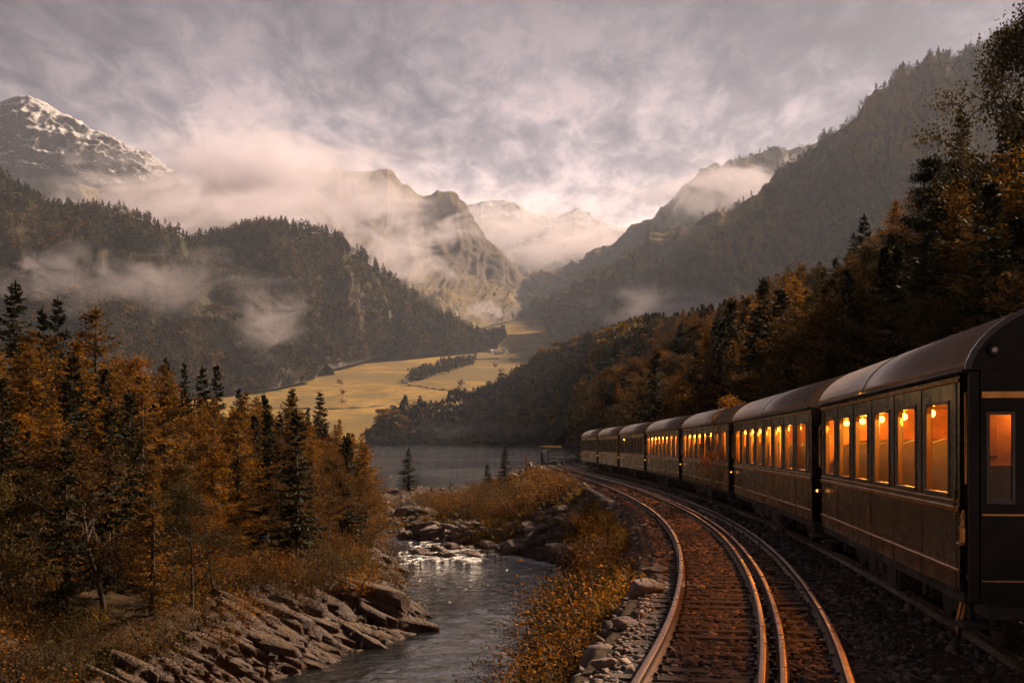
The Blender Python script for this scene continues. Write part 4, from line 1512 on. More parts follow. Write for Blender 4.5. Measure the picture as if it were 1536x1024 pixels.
protos = {'fir_tree': [single_proto('fir_tree', 'c', s) for s in (1, 2, 3)], 'lakeside_tree': [single_proto('lakeside_tree', 'b', s) for s in (4, 5, 6)]}
protos['autumn_tree'] = []
for s in (7, 8):
    me = single_proto('autumn_tree', 'b', s)
    me.materials[0] = M['far_gold']
    protos['autumn_tree'].append(me)
FAR_LABEL = {'fir_tree': ('dark fir in the wood on the point across the lake', 'firs across the lake'),
             'lakeside_tree': ('olive broadleaf tree in the wood on the point across the lake', 'olive trees across the lake'),
             'autumn_tree': ('brown autumn tree in the wood on the point across the lake', 'autumn trees across the lake')}
P_, a_, b_, nz_ = sample(G_h, vf_h, 16000, rs, .40, 1.0, .0, 1.02)
far_cells, cells2, rest = {}, {}, []
counts = {k: 0 for k in protos}
order = np.argsort(P_[:, 1])
for i in order:
    x, D, z = P_[i]
    if D < 165:
        continue
    px, py = CX + F * x / D, HY - F * z / D
    if px < 540 or px > 1180:
        continue
    h = rs.uniform(9, 17) if D > 400 else rs.uniform(8, 13)
    if px < 700:
        h *= 1.9 if 575 < px < 690 else 1.3
    if py > 664 and D > 500:
        h *= .6
    kind = rs.choice(['fir_tree', 'lakeside_tree', 'autumn_tree'], p=[.52, .28, .20])
    h = min(h, ((HY - float(sil_right(px))) / F * D - z) * (rs.uniform(.8, 1.12) if kind == 'fir_tree' else rs.uniform(.55, .9)))
    if h < 4:
        continue
    hp = h * F / D
    key = (int(px / (hp * .26)), int(py / (hp * .30)))
    if key in far_cells or hp < 3:
        continue
    far_cells[key] = 1
    u = vnoise(x * .02, D * .02, 5.0)
    if D < 340:
        kk = rs.choice(['spruce', 'larch']) if kind == 'fir_tree' else rs.choice(['birch', 'broad', 'olive'])
        B[kk].place(rs, (x, D, z - .3), h, *HILL[kk], sx=rs.uniform(.9, 1.3))
        continue
    if counts[kind] < 290:
        counts[kind] += 1
        o = link(kind, protos[kind][rs.randint(len(protos[kind]))])
        o.location = (x, D, z - .3)
        o.rotation_euler = (0, 0, rs.rand() * 6.28)
        w = h * rs.uniform(.8, 1.15) * (1 if kind == 'fir_tree' else 1.1)
        o.scale = (w, w, h)
        tag(o, FAR_LABEL[kind][0], 'tree', FAR_LABEL[kind][1])
    else:
        rest.append((x, D, z - .3, h, 0 if kind == 'fir_tree' else 1))
print('far singles', counts, 'rest', len(rest))


def forest(name, pts, label, nleaf=60, seed=0, cat='forest'):
    """many small trees as one mass; pts rows (x,y,z,h,type,tint)"""
    rs = np.random.RandomState(seed)
    pro = [mini_conifer(90 + s, nleaf) for s in range(5)] + [mini_broad(95 + s, nleaf) for s in range(5)]
    pts = np.asarray(pts, float)
    Vs, Fs, Ts, n = [], [], [], 0
    for k in range(len(pro)):
        sel = pts[(pts[:, 4].astype(int) * 5 + rs.randint(0, 5, len(pts))) == k]
        if not len(sel):
            continue
        V0, F0, T0 = pro[k]
        a = rs.rand(len(sel)) * 6.28
        ca, sa = np.cos(a)[:, None], np.sin(a)[:, None]
        w = (sel[:, 3] * (.85 + .4 * rs.rand(len(sel))) * (1.0 if k < 5 else 1.15))[:, None]
        X = (V0[None, :, 0] * ca - V0[None, :, 1] * sa) * w + sel[:, 0:1]
        Y = (V0[None, :, 0] * sa + V0[None, :, 1] * ca) * w + sel[:, 1:2]
        Z = V0[None, :, 2] * sel[:, 3:4] + sel[:, 2:3]
        Vs.append(np.stack([X, Y, Z], -1).reshape(-1, 3))
        Fs.append((F0[None] + (np.arange(len(sel)) * len(V0))[:, None, None] + n).reshape(-1, 4))
        Ts.append(np.clip(T0[None, :] * .55 + sel[:, 5:6], 0, 1).ravel())
        n += len(V0) * len(sel)
    me = mesh_from(name, np.concatenate(Vs), np.concatenate(Fs), [M['forest']], tint=np.concatenate(Ts))
    o = link(name, me)
    tag(o, label, cat, None, 'stuff')
    return o


def scatter(G, vf, n, h0, h1, dens=None, cell=.36, v0=0.0, v1=1.03, u0=0, u1=1, steep=.12, seed=0, conif=.55):
    rs = np.random.RandomState(seed)
    Pp, a, b, nz = sample(G, vf, n, rs, u0, u1, v0, v1)
    px, py = CX + F * Pp[:, 0] / Pp[:, 1], HY - F * Pp[:, 2] / Pp[:, 1]
    h = rs.uniform(h0, h1, n)
    ok = (px > -40) & (px < 1580) & (nz > steep)
    if dens is not None:
        ok &= rs.rand(n) < dens(Pp, a, b, px, py)
    hp = h * F / Pp[:, 1]
    seen, out = set(), []
    big = vnoise(Pp[:, 0] / 90, Pp[:, 1] / 90, Pp[:, 2] / 90)
    for i in np.nonzero(ok)[0]:
        key = (int(px[i] / (hp[i] * cell)), int(py[i] / (hp[i] * cell)))
        if key in seen:
            continue
        seen.add(key)
        c = rs.rand() < conif - .3 * big[i]
        out.append((Pp[i, 0], Pp[i, 1], Pp[i, 2] - .3, h[i] * (1.0 if c else .75), 0 if c else 1,
                    (.05 if c else .22) + .18 * rs.rand() + .22 * max(0, big[i])))
    return out


cl = lambda Pp, f, off, lo, hi: np.clip((fbm(Pp[:, 0] * f + off, Pp[:, 1] * f, Pp[:, 2] * f, 4) - lo) / (hi - lo), 0, 1)
f_lm = scatter(G_lm, vf_lm, 42000, 13, 24, lambda p, a, b, px, py: np.where(b < .03, 0, .55 + .45 * cl(p, 1 / 160., 3, -.25, .1)), seed=1, cell=.30, conif=.62)
f_ll = scatter(G_ll, vf_ll, 46000, 12, 21, lambda p, a, b, px, py: .55 + .45 * cl(p, 1 / 140., 9, -.25, .1), seed=2, cell=.30, conif=.62)
f_rn = scatter(G_rn, vf_rn, 30000, 10, 19, lambda p, a, b, px, py: np.where(px > 1150, .9, .6) * cl(p, 1 / 260., 13, -.16, .06), seed=3, conif=.5)
f_rf = scatter(G_rf, vf_rf, 9000, 12, 20, lambda p, a, b, px, py: .55 * cl(p, 1 / 200., 21, -.05, .3), seed=4, conif=.5)
f_ct = scatter(G_ctr, vf_ctr, 9000, 12, 20, lambda p, a, b, px, py: np.where(b < .62, .5, 0) * cl(p, 1 / 210., 31, .0, .3), seed=5)
print('forest', [len(q) for q in (f_lm, f_ll, f_rn, f_rf, f_ct)])
forest('forest', f_lm + f_ll, 'mixed autumn forest covering the wooded hills left of the valley', 46, 11)
forest('forest', f_rn + f_rf, 'sparse mixed forest covering the mountain right of the valley', 40, 12)
forest('forest', f_ct, 'scattered wood on the misty mountain behind the valley', 40, 13)
if rest:
    forest('forest', [(x, D, z, h, t, (.06 if t == 0 else .2) + .2 * rs.rand()) for x, D, z, h, t in rest], 'thick of the wood on the point across the lake', 120, 14)


def floor_z(px, D):
    x = (px - CX) / F * D
    g = G_valley.reshape(-1, 3)
    i = np.argmin((g[:, 0] - x) ** 2 + (g[:, 1] - D) ** 2)
    return x, g[i, 2]


copse = []
for i in range(170):
    t = rs.rand()
    px, D = 618 + 92 * t + rs.randn() * 4, 1660 + 240 * t + rs.randn() * 16
    x, z = floor_z(px, D)
    copse.append((x, D, z - .5, rs.uniform(13, 21), 0 if rs.rand() < .75 else 1, .05 + .15 * rs.rand()))
for i in range(22):
    px, D = rs.choice([770, 745, 730, 600, 520, 690]) + rs.randn() * 9, rs.uniform(1300, 2300)
    x, z = floor_z(px, D)
    copse.append((x, D, z - .5, rs.uniform(7, 14), 1, .15 + .2 * rs.rand()))
forest('copse', copse, 'dark copse of conifers in the middle of the golden meadow', 70, 15)

# ------------------------------------------------------------------ rails, sleepers, ballast
def frame(fx, D):
    """point and left normal of a track line at depth D"""
    e = .05
    x = float(fx(D))
    dx = (float(fx(D + e)) - float(fx(D - e))) / (2 * e)
    t = np.array((dx, 1.0, -.0068))
    t /= np.linalg.norm(t)
    r = np.array((t[1], -t[0], 0))
    r /= np.linalg.norm(r)       # to the right
    return np.array((x, D, float(z_rail(D)))), t, r


RAIL_PROF = [(-.075, -.17), (.075, -.17), (.075, -.155), (.022, -.135), (.016, -.05), (.038, -.038), (.040, -.007), (.033, 0), (-.033, 0), (-.040, -.007), (-.038, -.038), (-.016, -.05), (-.022, -.135), (-.075, -.155)]


def rail(name, fx, off, D0, D1, label, group, parent=None, wide=1.0, polished=True):
    Ds = np.concatenate([np.arange(D0, min(60, D1), .35), np.arange(60, D1, 1.2)]) if D1 > 60 else np.arange(D0, D1, .35)
    V, n = [], len(RAIL_PROF)
    for d in Ds:
        c, t, r = frame(fx, d)
        for a, b in RAIL_PROF:
            V.append(c + r * (off + a * wide) + np.array((0, 0, b)))
    Fq, mi = [], []
    for i in range(len(Ds) - 1):
        for k in range(n):
            k2 = (k + 1) % n
            Fq.append((i * n + k, (i + 1) * n + k, (i + 1) * n + k2, i * n + k2))
            mi.append(1 if k == 7 and polished else 0)
    me = mesh_from(name, np.array(V), np.array(Fq), [M['rail'], M['rail_head']], midx=mi)
    o = link(name, me, parent)
    if label:
        tag(o, label, 'rail', group)
    return o


rail('rail', x_left, 0.0, 4, 215, 'outermost rail of the empty track, curving along the river edge', None, wide=1.05)
rail('rail', x_left, 1.24, 4, 215, 'left of the two close rails in the middle of the empty track', None, wide=0.95)
rail('rail', x_left, 1.46, 4, 215, 'right of the two close rails in the middle of the empty track', None, wide=0.95)
rail('rail', x_left, 2.12, 4, 215, 'rail of the empty track nearest the coaches', None, wide=1.05)
rail('rail', x_side, 0.70, 5, 215, 'near rail under the wheels of the standing train', None, polished=False)
rail('rail', x_side, 2.14, 5, 215, 'far rail under the wheels of the standing train', None, polished=False)

rk = np.random.RandomState(5)


def sleeper_mesh(seed):
    r = np.random.RandomState(seed)
    L, w, h = 2.95, .24, .15
    nx, ny = 16, 4
    mb = MB()
    mb.box(-.42, L - .42, -w / 2, w / 2, -.335, -.172, .012)
    nf = len(mb.f)
    for q in (0, 1.24, 1.46, 2.12):
        mb.box(q - .13, q + .13, -.08, .08, -.172, -.158, .003)
        for sx in (-.10, .10):
            mb.box(q + sx - .022, q + sx + .022, -.03, .03, -.158, -.118, .004)
    me = mb.mesh('sleeper', M['sleeper'])
    me.materials.append(M['rail'])
    for p in me.polygons:
        if p.index >= nf:
            p.material_index = 1
    return me


SM = [sleeper_mesh(1)]
first = None
Ds = []
d = 4.3
while d < 160 and len(Ds) < 290:
    Ds.append(d)
    c, t, r = frame(x_left, d)
    d += .56 * t[1]
for d in Ds:
    c, t, r = frame(x_left, d)
    o = link('sleeper', SM[0]) if first is None else first.copy()
    if first is None:
        first = o
    else:
        COL.objects.link(o)
    o.location = c + np.array((0, 0, rk.randn() * .006))
    o.rotation_euler = (rk.randn() * .01, rk.randn() * .006, math.atan2(r[1], r[0]) + rk.randn() * .012)
    o.scale = (1 + rk.randn() * .02, 1 + .08 * rk.randn(), 1)
    tag(o, 'worn dark wooden sleeper under the rails of the empty track', 'sleeper', 'sleepers of the empty track')


ICO_V = np.array([(0, 0, 1), (.894, 0, .447), (.276, .851, .447), (-.724, .526, .447), (-.724, -.526, .447), (.276, -.851, .447), (.724, .526, -.447), (-.276, .851, -.447), (-.894, 0, -.447), (-.276, -.851, -.447), (.724, -.526, -.447), (0, 0, -1)])
ICO_F = np.array([(0, 1, 2), (0, 2, 3), (0, 3, 4), (0, 4, 5), (0, 5, 1), (1, 6, 2), (2, 7, 3), (3, 8, 4), (4, 9, 5), (5, 10, 1), (6, 7, 2), (7, 8, 3), (8, 9, 4), (9, 10, 5), (10, 6, 1), (11, 7, 6), (11, 8, 7), (11, 9, 8), (11, 10, 9), (11, 6, 10)])


def stones(name, pts, size, label, mat, cat='gravel', seed=0, flat=.6):
    r = np.random.RandomState(seed)
    n = len(pts)
    V = ICO_V[None] * (1 + .28 * r.randn(n, 12, 1)) * (size[:, None, None] * (.6 + .7 * r.rand(n, 1, 3)) * np.array((1, 1, flat)))
    a, b = r.rand(n) * 6.28, r.randn(n) * .45
    ca, sa, cb, sb = np.cos(a)[:, None], np.sin(a)[:, None], np.cos(b)[:, None], np.sin(b)[:, None]
    X, Y, Z = V[..., 0], V[..., 1], V[..., 2]
    Y, Z = Y * cb - Z * sb, Y * sb + Z * cb
    X, Y = X * ca - Y * sa, X * sa + Y * ca
    W = np.stack([X, Y, Z], -1) + pts[:, None, :]
    Fq = (ICO_F[None] + (np.arange(n) * 12)[:, None, None]).reshape(-1, 3)
    me = mesh_from(name, W.reshape(-1, 3), Fq, [mat], tint=np.repeat(np.clip(r.rand(n) ** 1.4, 0, 1), 12))
    o = link(name, me)
    tag(o, label, cat, None, 'stuff')
    return o


# gravel: between the tracks, between the sleepers, on the shoulder
pts, sz = [], []
n = 30000
D = 7.5 * (75 / 7.5) ** rk.rand(n) ** .95
u = rk.rand(n)
xl, xs = x_left(D), x_side(D)
x = xl - .95 + (xs + .75 - xl + .95) * u
off = x - xl
s = .055 * rk.uniform(.4, 1.3, n) * np.where(rk.rand(n) < .05, 1.7, 1) * np.clip(D / 22, 1, 2.2)
inside = (off > -.5) & (off < 2.6)
near_rail = np.min([np.abs(off - q) for q in (0, 1.24, 1.46, 2.12)], axis=0) < .11
keep = ~near_rail & (~inside | (rk.rand(n) < .62))
z = z_bed(D) + rk.rand(n) * .02 - .35 * smooth01((-.45 - off) / .6) + np.where(inside, -.01, .01) - .12 * np.exp(-((off - xs + xl - 0.1) / .5) ** 2) + .05 * np.exp(-((off - 2.7) / .35) ** 2)
pts = np.stack([x, D, z], -1)[keep]
stones('gravel', pts, s[keep], 'reddish brown ballast gravel around and between the tracks', M['ballast'], seed=3)


# ------------------------------------------------------------------ boulders
def boulder_mesh(seed, elong=1.3, flat=.7):
    r = np.random.RandomState(seed)
    mb = []
    nu, nv = 30, 20
    th, ph = np.meshgrid(np.linspace(0, 2 * np.pi, nu, endpoint=False), np.linspace(0.02, np.pi - .02, nv))
    d = np.stack([np.sin(ph) * np.cos(th), np.sin(ph) * np.sin(th), np.cos(ph)], -1)
    planes = unit(r.randn(13, 3))
    hgt = r.uniform(.55, .95, 13)
    dot = d @ planes.T
    rad = np.min(np.where(dot > .15, hgt / np.maximum(dot, .15), 9), axis=-1)
    rad = np.minimum(rad, 1.15)
    rad = rad * (1 + .06 * fbm(d[..., 0] * 3 + seed, d[..., 1] * 3, d[..., 2] * 3, 4))
    V = d * rad[..., None] * np.array((elong, 1.0, flat))
    Fq = []
    for j in range(nv - 1):
        for i in range(nu):
            i2 = (i + 1) % nu
            Fq.append((j * nu + i, (j + 1) * nu + i, (j + 1) * nu + i2, j * nu + i2))
    Fn = np.array(Fq)
    V = V.reshape(-1, 3)
    me = mesh_from('boulder', np.concatenate([V, [V[:nu].mean(0), V[-nu:].mean(0)]]), [Fn, np.array([(i, (i + 1) % nu, len(V)) for i in range(nu)]), np.array([((i + 1) % nu + (nv - 1) * nu, i + (nv - 1) * nu, len(V) + 1) for i in range(nu)])], [M['boulder']])
    return me


BM = [boulder_mesh(s, e, f) for s, e, f in ((1, 1.5, .65), (2, 1.2, .8), (3, 1.8, .55), (4, 1.3, .75), (5, 1.1, 1.0), (6, 1.6, .6))]


def boulder(px, py, wpx, v, label, group, D=None, sink=.25, hs=1.0, rz=None):
    """px,py: where its foot stands in the view"""
    lo, hi = 11.0, 170.0
    if D is None:
        prev = None
        for D in np.geomspace(11, 170, 900):
            x = (px - CX) / F * D
            zz = float(ground_z(x, D))
            zz = max(zz, WATER)
            if (HY - py) / F * D <= zz:
                break
    x = (px - CX) / F * D
    z = max(float(ground_z(x, D)), WATER - .1)
    s = wpx / F * D / 2 / 1.35
    o = link('boulder', BM[v])
    o.location = (x, D + s * .4, z + s * (.5 - sink) * hs)
    o.scale = (s, s, s * hs)
    o.rotation_euler = (rk.randn() * .12, rk.randn() * .12, rk.rand() * .7 - .35 if rz is None else rz)
    tag(o, label, 'boulder', group)
    return o


for a in [(690, 806, 40, 4, 'pointed dark boulder standing at the head of the rapids'), (618, 828, 24, 4, 'small dark wet boulder sticking up out of the white water'),
          (640, 829, 13, 1, 'tiny dark stone awash just right of the wet boulder'), (812, 834, 50, 0, 'pale flat-topped boulder at the water edge below the bar'),
          (866, 846, 90, 2, 'largest grey boulder, sloping into the river beside the flat-topped one'), (772, 828, 46, 3, 'rounded brown boulder at the water edge, left of the flat-topped one'),
          (736, 828, 34, 1, 'brown boulder second from the rapids on the bar shore'), (640, 800, 46, 1, 'dark boulder beside the outlet under the left trees'),
          (868, 762, 26, 0, 'light boulder on the bank below the retaining wall'), (882, 776, 34, 2, 'long light boulder leaning below the retaining wall'),
          (808, 784, 28, 4, 'grey boulder half buried in bushes on the bar'), (845, 728, 14, 1, 'small pale boulder among bushes by the rail bend'),
          (968, 890, 60, 3, 'big grey boulder beside the outermost rail'), (985, 862, 44, 0, 'flat grey boulder just beyond the big one by the rail'),
          (908, 1004, 46, 1, 'grey rock low beside the outermost rail, near the picture bottom'), (942, 940, 40, 5, 'cracked grey rock beside the outermost rail')]:
    boulder(*a, None)
for i in range(190):
    t = rk.rand()
    if t < .45:
        px, py = rk.uniform(600, 860), rk.uniform(755, 832)
        g, lab = 'boulders on the bar', 'grey brown boulder scattered on the rocky bar below the lake'
        w = rk.uniform(10, 34)
    elif t < .62:
        px, py = rk.uniform(640, 860), rk.uniform(816, 838)
        g, lab = 'boulders along the rapids', 'brown boulder lining the shore at the rapids'
        w = rk.uniform(10, 30)
    else:
        D = rk.uniform(12, 60)
        f = rk.rand() ** .6
        x = float(x_left(D)) - 1.0 - f * max(.3, float(x_left(D) - XR(D)) - 1.2)
        px, py = CX + F * x / D, HY - F * float(ground_z(x, D)) / D
        g, lab = 'boulders below the rails', 'dark grey rock on the slope between rail and river'
        w = rk.uniform(.25, .75) * F / D
        if py > 1040:
            continue
    boulder(px, py, w, rk.randint(6), lab, g, rz=rk.rand() * 6.28)

# rubble on the slope and the bar
n = 3600
D = 10 * (150 / 10.) ** rk.rand(n)
xl, xr = x_left(D) - .9, XR(D)
f = rk.rand(n)
x = xl + (xr - .4 - xl) * f
z = ground_z(x, D)
s = rk.uniform(.05, .19, n) * np.where(rk.rand(n) < .1, 1.8, 1) * np.clip(D / 40, .7, 1.7)
k = (xr < xl) & (z > WATER - .5)
stones('rubble', np.stack([x, D, z], -1)[k], s[k], 'loose broken stone covering the river bank below the rails', M['boulder'], 'rubble', 9, .6)


# ------------------------------------------------------------------ tilted rock slabs of the left shore
def outcrop():
    nS, nT = 520, 150
    Dp = np.linspace(24, 84, nS)
    sh = XL(Dp)
    sm = np.convolve(np.pad(sh, 8, mode='edge'), np.ones(17) / 17, 'valid')
    t = np.linspace(-1.0, 1, nT)
    wid = np.interp(Dp, [24, 30, 36, 40, 44, 50, 60, 84], [.6, 1.1, 4.4, 6.0, 4.4, 2.6, 1.8, 1.5])
    e = t[None, :] * wid[:, None]
    e = np.where(e < 0, e * .22, e)
    X = sh[:, None] - e
    Dg = Dp[:, None] - np.maximum(e, 0) * .06
    base = np.where(e > 0, np.maximum(WATER + np.interp(Dp, [24, 34, 40, 44, 52, 84], [.5, 1.2, 1.35, 1.15, .9, .7])[:, None] * smooth01(e / (wid[:, None] * .75)) ** .85 + .03 * e, ground_z(X, Dg, False) - .2), WATER + e * .75)
    # bedding: thick sheets lying across the slope, tilted, each broken along its length
    wv = fbm(X * .3, Dg * .3, 1.0, 3)
    q = (Dg * .95 - X * .22 + base * .35) / .62 + wv * 1.1
    k = np.floor(q)
    fr = q - k
    ki = k.astype(np.int64)
    al = (X * .95 + Dg * .25) / 2.3 + _h(ki, 3, 1) * 7 + wv * .6
    j = np.floor(al)
    fj = al - j
    ji = j.astype(np.int64)
    hc = _h(ki, ji, 5)
    hd = _h(ki, ji, 9)
    # sheets shingle toward the viewer: the near lip stands proud, then slopes back under the next one
    tilt = (.5 - fr) * (.22 + .34 * hc)
    dip = (fj - .5) * (hd - .4) * .45
    crack = -.16 * np.exp(-(np.minimum(fr, 1 - fr) / .05) ** 2) - .12 * np.exp(-(np.minimum(fj, 1 - fj) / .025) ** 2)
    q2 = q * 3.3 + wv * 2 + .5 * _h(ji, 2, 2)
    k2 = np.floor(q2)
    fine = (.5 - (q2 - k2)) * .09 * (.3 + _h(k2.astype(np.int64), ji, 8))
    rough = fbm(X * 2.4, Dg * 2.4, 2.0, 5) * .13
    amp = smooth01((e + .6) / .9) * np.clip(wid / 6, .55, 1)[:, None]
    dz = (tilt + dip + (hc - .5) * .34 + crack + fine) * amp + rough
    big = fbm(X * .22, Dg * .22, 6.0, 3) * .40 * smooth01((e + .2) / 2)
    Z = base + dz + big
    lowr = smooth01((e - wid[:, None] * .8) / (wid[:, None] * .2 + .01))
    Z = Z - lowr * 1.1
    Xo = X + dz * .25
    Do = Dg - dz * .30
    Vs, Fs, nn = [np.stack([Xo, Do, Z], -1).reshape(-1, 3)], [grid_faces(nS, nT)], nS * nT
    r = np.random.RandomState(77)
    quads, polys = [], []
    # loose-bedded slabs lying on it, long side running down to the water
    for i in range(1500):
        d0 = 25 * (60 / 25.) ** r.rand()
        wd = float(np.interp(d0, [24, 30, 36, 40, 44, 50, 60, 84], [.6, 1.1, 4.4, 6.0, 4.4, 2.6, 1.8, 1.5]))
        e0 = wd * (r.rand() ** .8 * .95) - .15
        ii = int(np.clip((d0 - 24) / 60 * (nS - 1), 0, nS - 1))
        jj = int(np.clip((e0 / wd + 1) / 2 * (nT - 1), 0, nT - 1))
        c = np.array((Xo[ii, jj], Do[ii, jj], Z[ii, jj]))
        sz = r.uniform(.16, .46) * np.clip(wd / 6, .5, 1) * (1.7 if r.rand() < .16 else 1)
        ax = unit(np.array((.86, -.30 + .25 * r.randn(), -.36 + .12 * r.randn())))
        up = np.array((.28 + .2 * r.randn(), -.30 + .2 * r.randn(), .9))
        sd = unit(np.cross(up, ax))
        up = np.cross(ax, sd)
        m = 7
        ang = np.sort((np.arange(m) + r.uniform(-.48, .48, m)) / m * 6.283)
        rad = r.uniform(.62, 1.15, m)
        L, w, h = sz * r.uniform(1.5, 3.6), sz * r.uniform(.45, .9), sz * r.uniform(.16, .42)
        ring = lambda k, zz: [c + ax * (L * rad[q] * k * math.cos(ang[q])) + sd * (w * rad[q] * k * math.sin(ang[q])) + up * (zz * h + (.25 * h * math.cos(ang[q] + i) if zz > 0 else 0)) for q in range(m)]
        V = ring(1.10, -1.6) + ring(1.0, .50) + ring(.965, .58)
        Vs.append(np.array(V))
        for q in range(m):
            q2 = (q + 1) % m
            quads += [(nn + q, nn + q2, nn + m + q2, nn + m + q), (nn + m + q, nn + m + q2, nn + 2 * m + q2, nn + 2 * m + q)]
        for q in range(1, m - 1):
            polys.append((nn + 2 * m, nn + 2 * m + q, nn + 2 * m + q + 1))
        nn += 3 * m
    me = mesh_from('rock_outcrop', np.concatenate(Vs), [Fs[0], np.array(quads), np.array(polys)], [M['rock']], smooth=False)
    o = link('rock_outcrop', me)
    tag(o, 'bare slanting grey brown rock slabs running into the river on the left bank', 'rock outcrop')


outcrop()


# ------------------------------------------------------------------ dry grass on the banks
def grass(name, P0, h, label, seed, per=9):
    r = np.random.RandomState(seed)
    n = len(P0)
    i = np.repeat(np.arange(n), per)
    m = len(i)
    b = P0[i] + r.randn(m, 3) * np.array((.09, .09, 0)) * (1 + h[i, None])
    az = r.rand(m) * 6.28
    lean = r.rand(m) * .75
    d = unit(np.stack([np.cos(az) * lean, np.sin(az) * lean, np.ones(m)], -1))
    L = h[i] * (.5 + .7 * r.rand(m))
    w = .010 + .012 * r.rand(m) + .0004 * P0[i, 1]
    s = unit(np.cross(d, r.randn(m, 3)))
    mid = b + d * (L * .55)[:, None]
    tip = mid + unit(d + np.stack([np.cos(az), np.sin(az), -.3 * np.ones(m)], -1) * .7) * (L * .5)[:, None]
    V = np.stack([b - s * w[:, None], b + s * w[:, None], mid + s * (w * .7)[:, None], mid - s * (w * .7)[:, None], tip], 1).reshape(-1, 3)
    k = np.arange(m)[:, None] * 5
    me = mesh_from(name, V, [k + np.array([[0, 1, 2, 3]]), k + np.array([[3, 2, 4]])], [M['grass']], tint=np.repeat(np.clip(.2 + .5 * r.rand(n)[i] + .2 * r.randn(m), 0, 1), 5))
    o = link(name, me)
    tag(o, label, 'grass', None, 'stuff')


n = 9000
D = 11 * (120 / 11.) ** rk.rand(n)
f = rk.rand(n)
xl, xr = x_left(D) - 1.1, XR(D) + .6
x = xl + (xr - xl) * f
k = (xr < xl) & (fbm(x * .35, D * .25, 4.0, 3) > np.where(D > 62, .05, -.12))
x, D = x[k], D[k]
grass('grass', np.stack([x, D, ground_z(x, D) - .03], -1), rk.uniform(.15, .55, len(x)) * np.clip(D / 40, .8, 1.5), 'dry golden grass growing down the slope from the rails', 4)
n = 7000
D = 30 * (130 / 30.) ** rk.rand(n)
e = rk.uniform(1.0, 16, n)
x = XL(D) - e
k = (e > np.interp(D, [30, 40, 48, 60], [4.6, 4.2, 1.8, .4])) & (fbm(x * .3, D * .3, 14.0, 3) > -.2)
x, D = x[k], D[k]
grass('grass', np.stack([x, D, ground_z(x, D) - .03], -1), rk.uniform(.2, .6, len(x)) * np.clip(D / 40, .8, 1.4), 'rusty dry grass under the trees of the left bank', 5)
n = 5000
D = 12 * (120 / 12.) ** rk.rand(n)
x = x_foot(D) - .4 + rk.rand(n) ** 2 * 6
grass('grass', np.stack([x, D, np.where(x < x_foot(D), z_bed(D), z_bed(D) + .3 * (x - x_foot(D))) - .05], -1), rk.uniform(.2, .6, n), 'dark grass along the foot of the slope behind the train', 6)

# white water of the rapids: broken strips of foam standing a little above the stream
fv, ff, nn = [], [], 0
for i in range(150):
    if rk.rand() < .55:
        px, py = rk.uniform(600, 715), rk.choice([818, 826, 834, 840]) + rk.randn() * 2.5
    else:
        px, py = rk.uniform(640, 880), 0
        D = np.geomspace(50, 80, 200)
        xx = (px - CX) / F * D
        inside = (xx < XR(D) - .1)
        D0 = D[inside][-1] if inside.any() else 70
        py = HY + 7 * F / D0 + rk.rand() * 3
    D = 7.0 * F / (py - HY)
    x = (px - CX) / F * D
    L, w = rk.uniform(.3, 1.5), rk.uniform(.04, .16)
    m = 7
    tt = np.linspace(-1, 1, m)
    cx_ = x + tt * L * .5
    cy_ = D + np.sin(tt * 3 + rk.rand() * 6) * w * 1.2 + rk.randn(m) * .05
    ww = w * (1 - tt ** 2) ** .5 + .012
    hh = .05 + .06 * rk.rand(m) * (1 - tt ** 2)
    V = []
    for a in range(m):
        V += [(cx_[a], cy_[a] - ww[a], WATER - .02), (cx_[a], cy_[a] - ww[a] * .3, WATER + hh[a]), (cx_[a], cy_[a] + ww[a] * .5, WATER + hh[a] * .8), (cx_[a], cy_[a] + ww[a], WATER - .02)]
    for a in range(m - 1):
        for c in range(3):
            q = nn + a * 4 + c
            ff.append((q, q + 4, q + 5, q + 1))
    fv += V
    nn += m * 4
o = link('foam', mesh_from('foam', np.array(fv), np.array(ff), [M['foam']], smooth=True))
tag(o, 'white foam on the rapids below the rocky bar', 'foam', None, 'stuff')


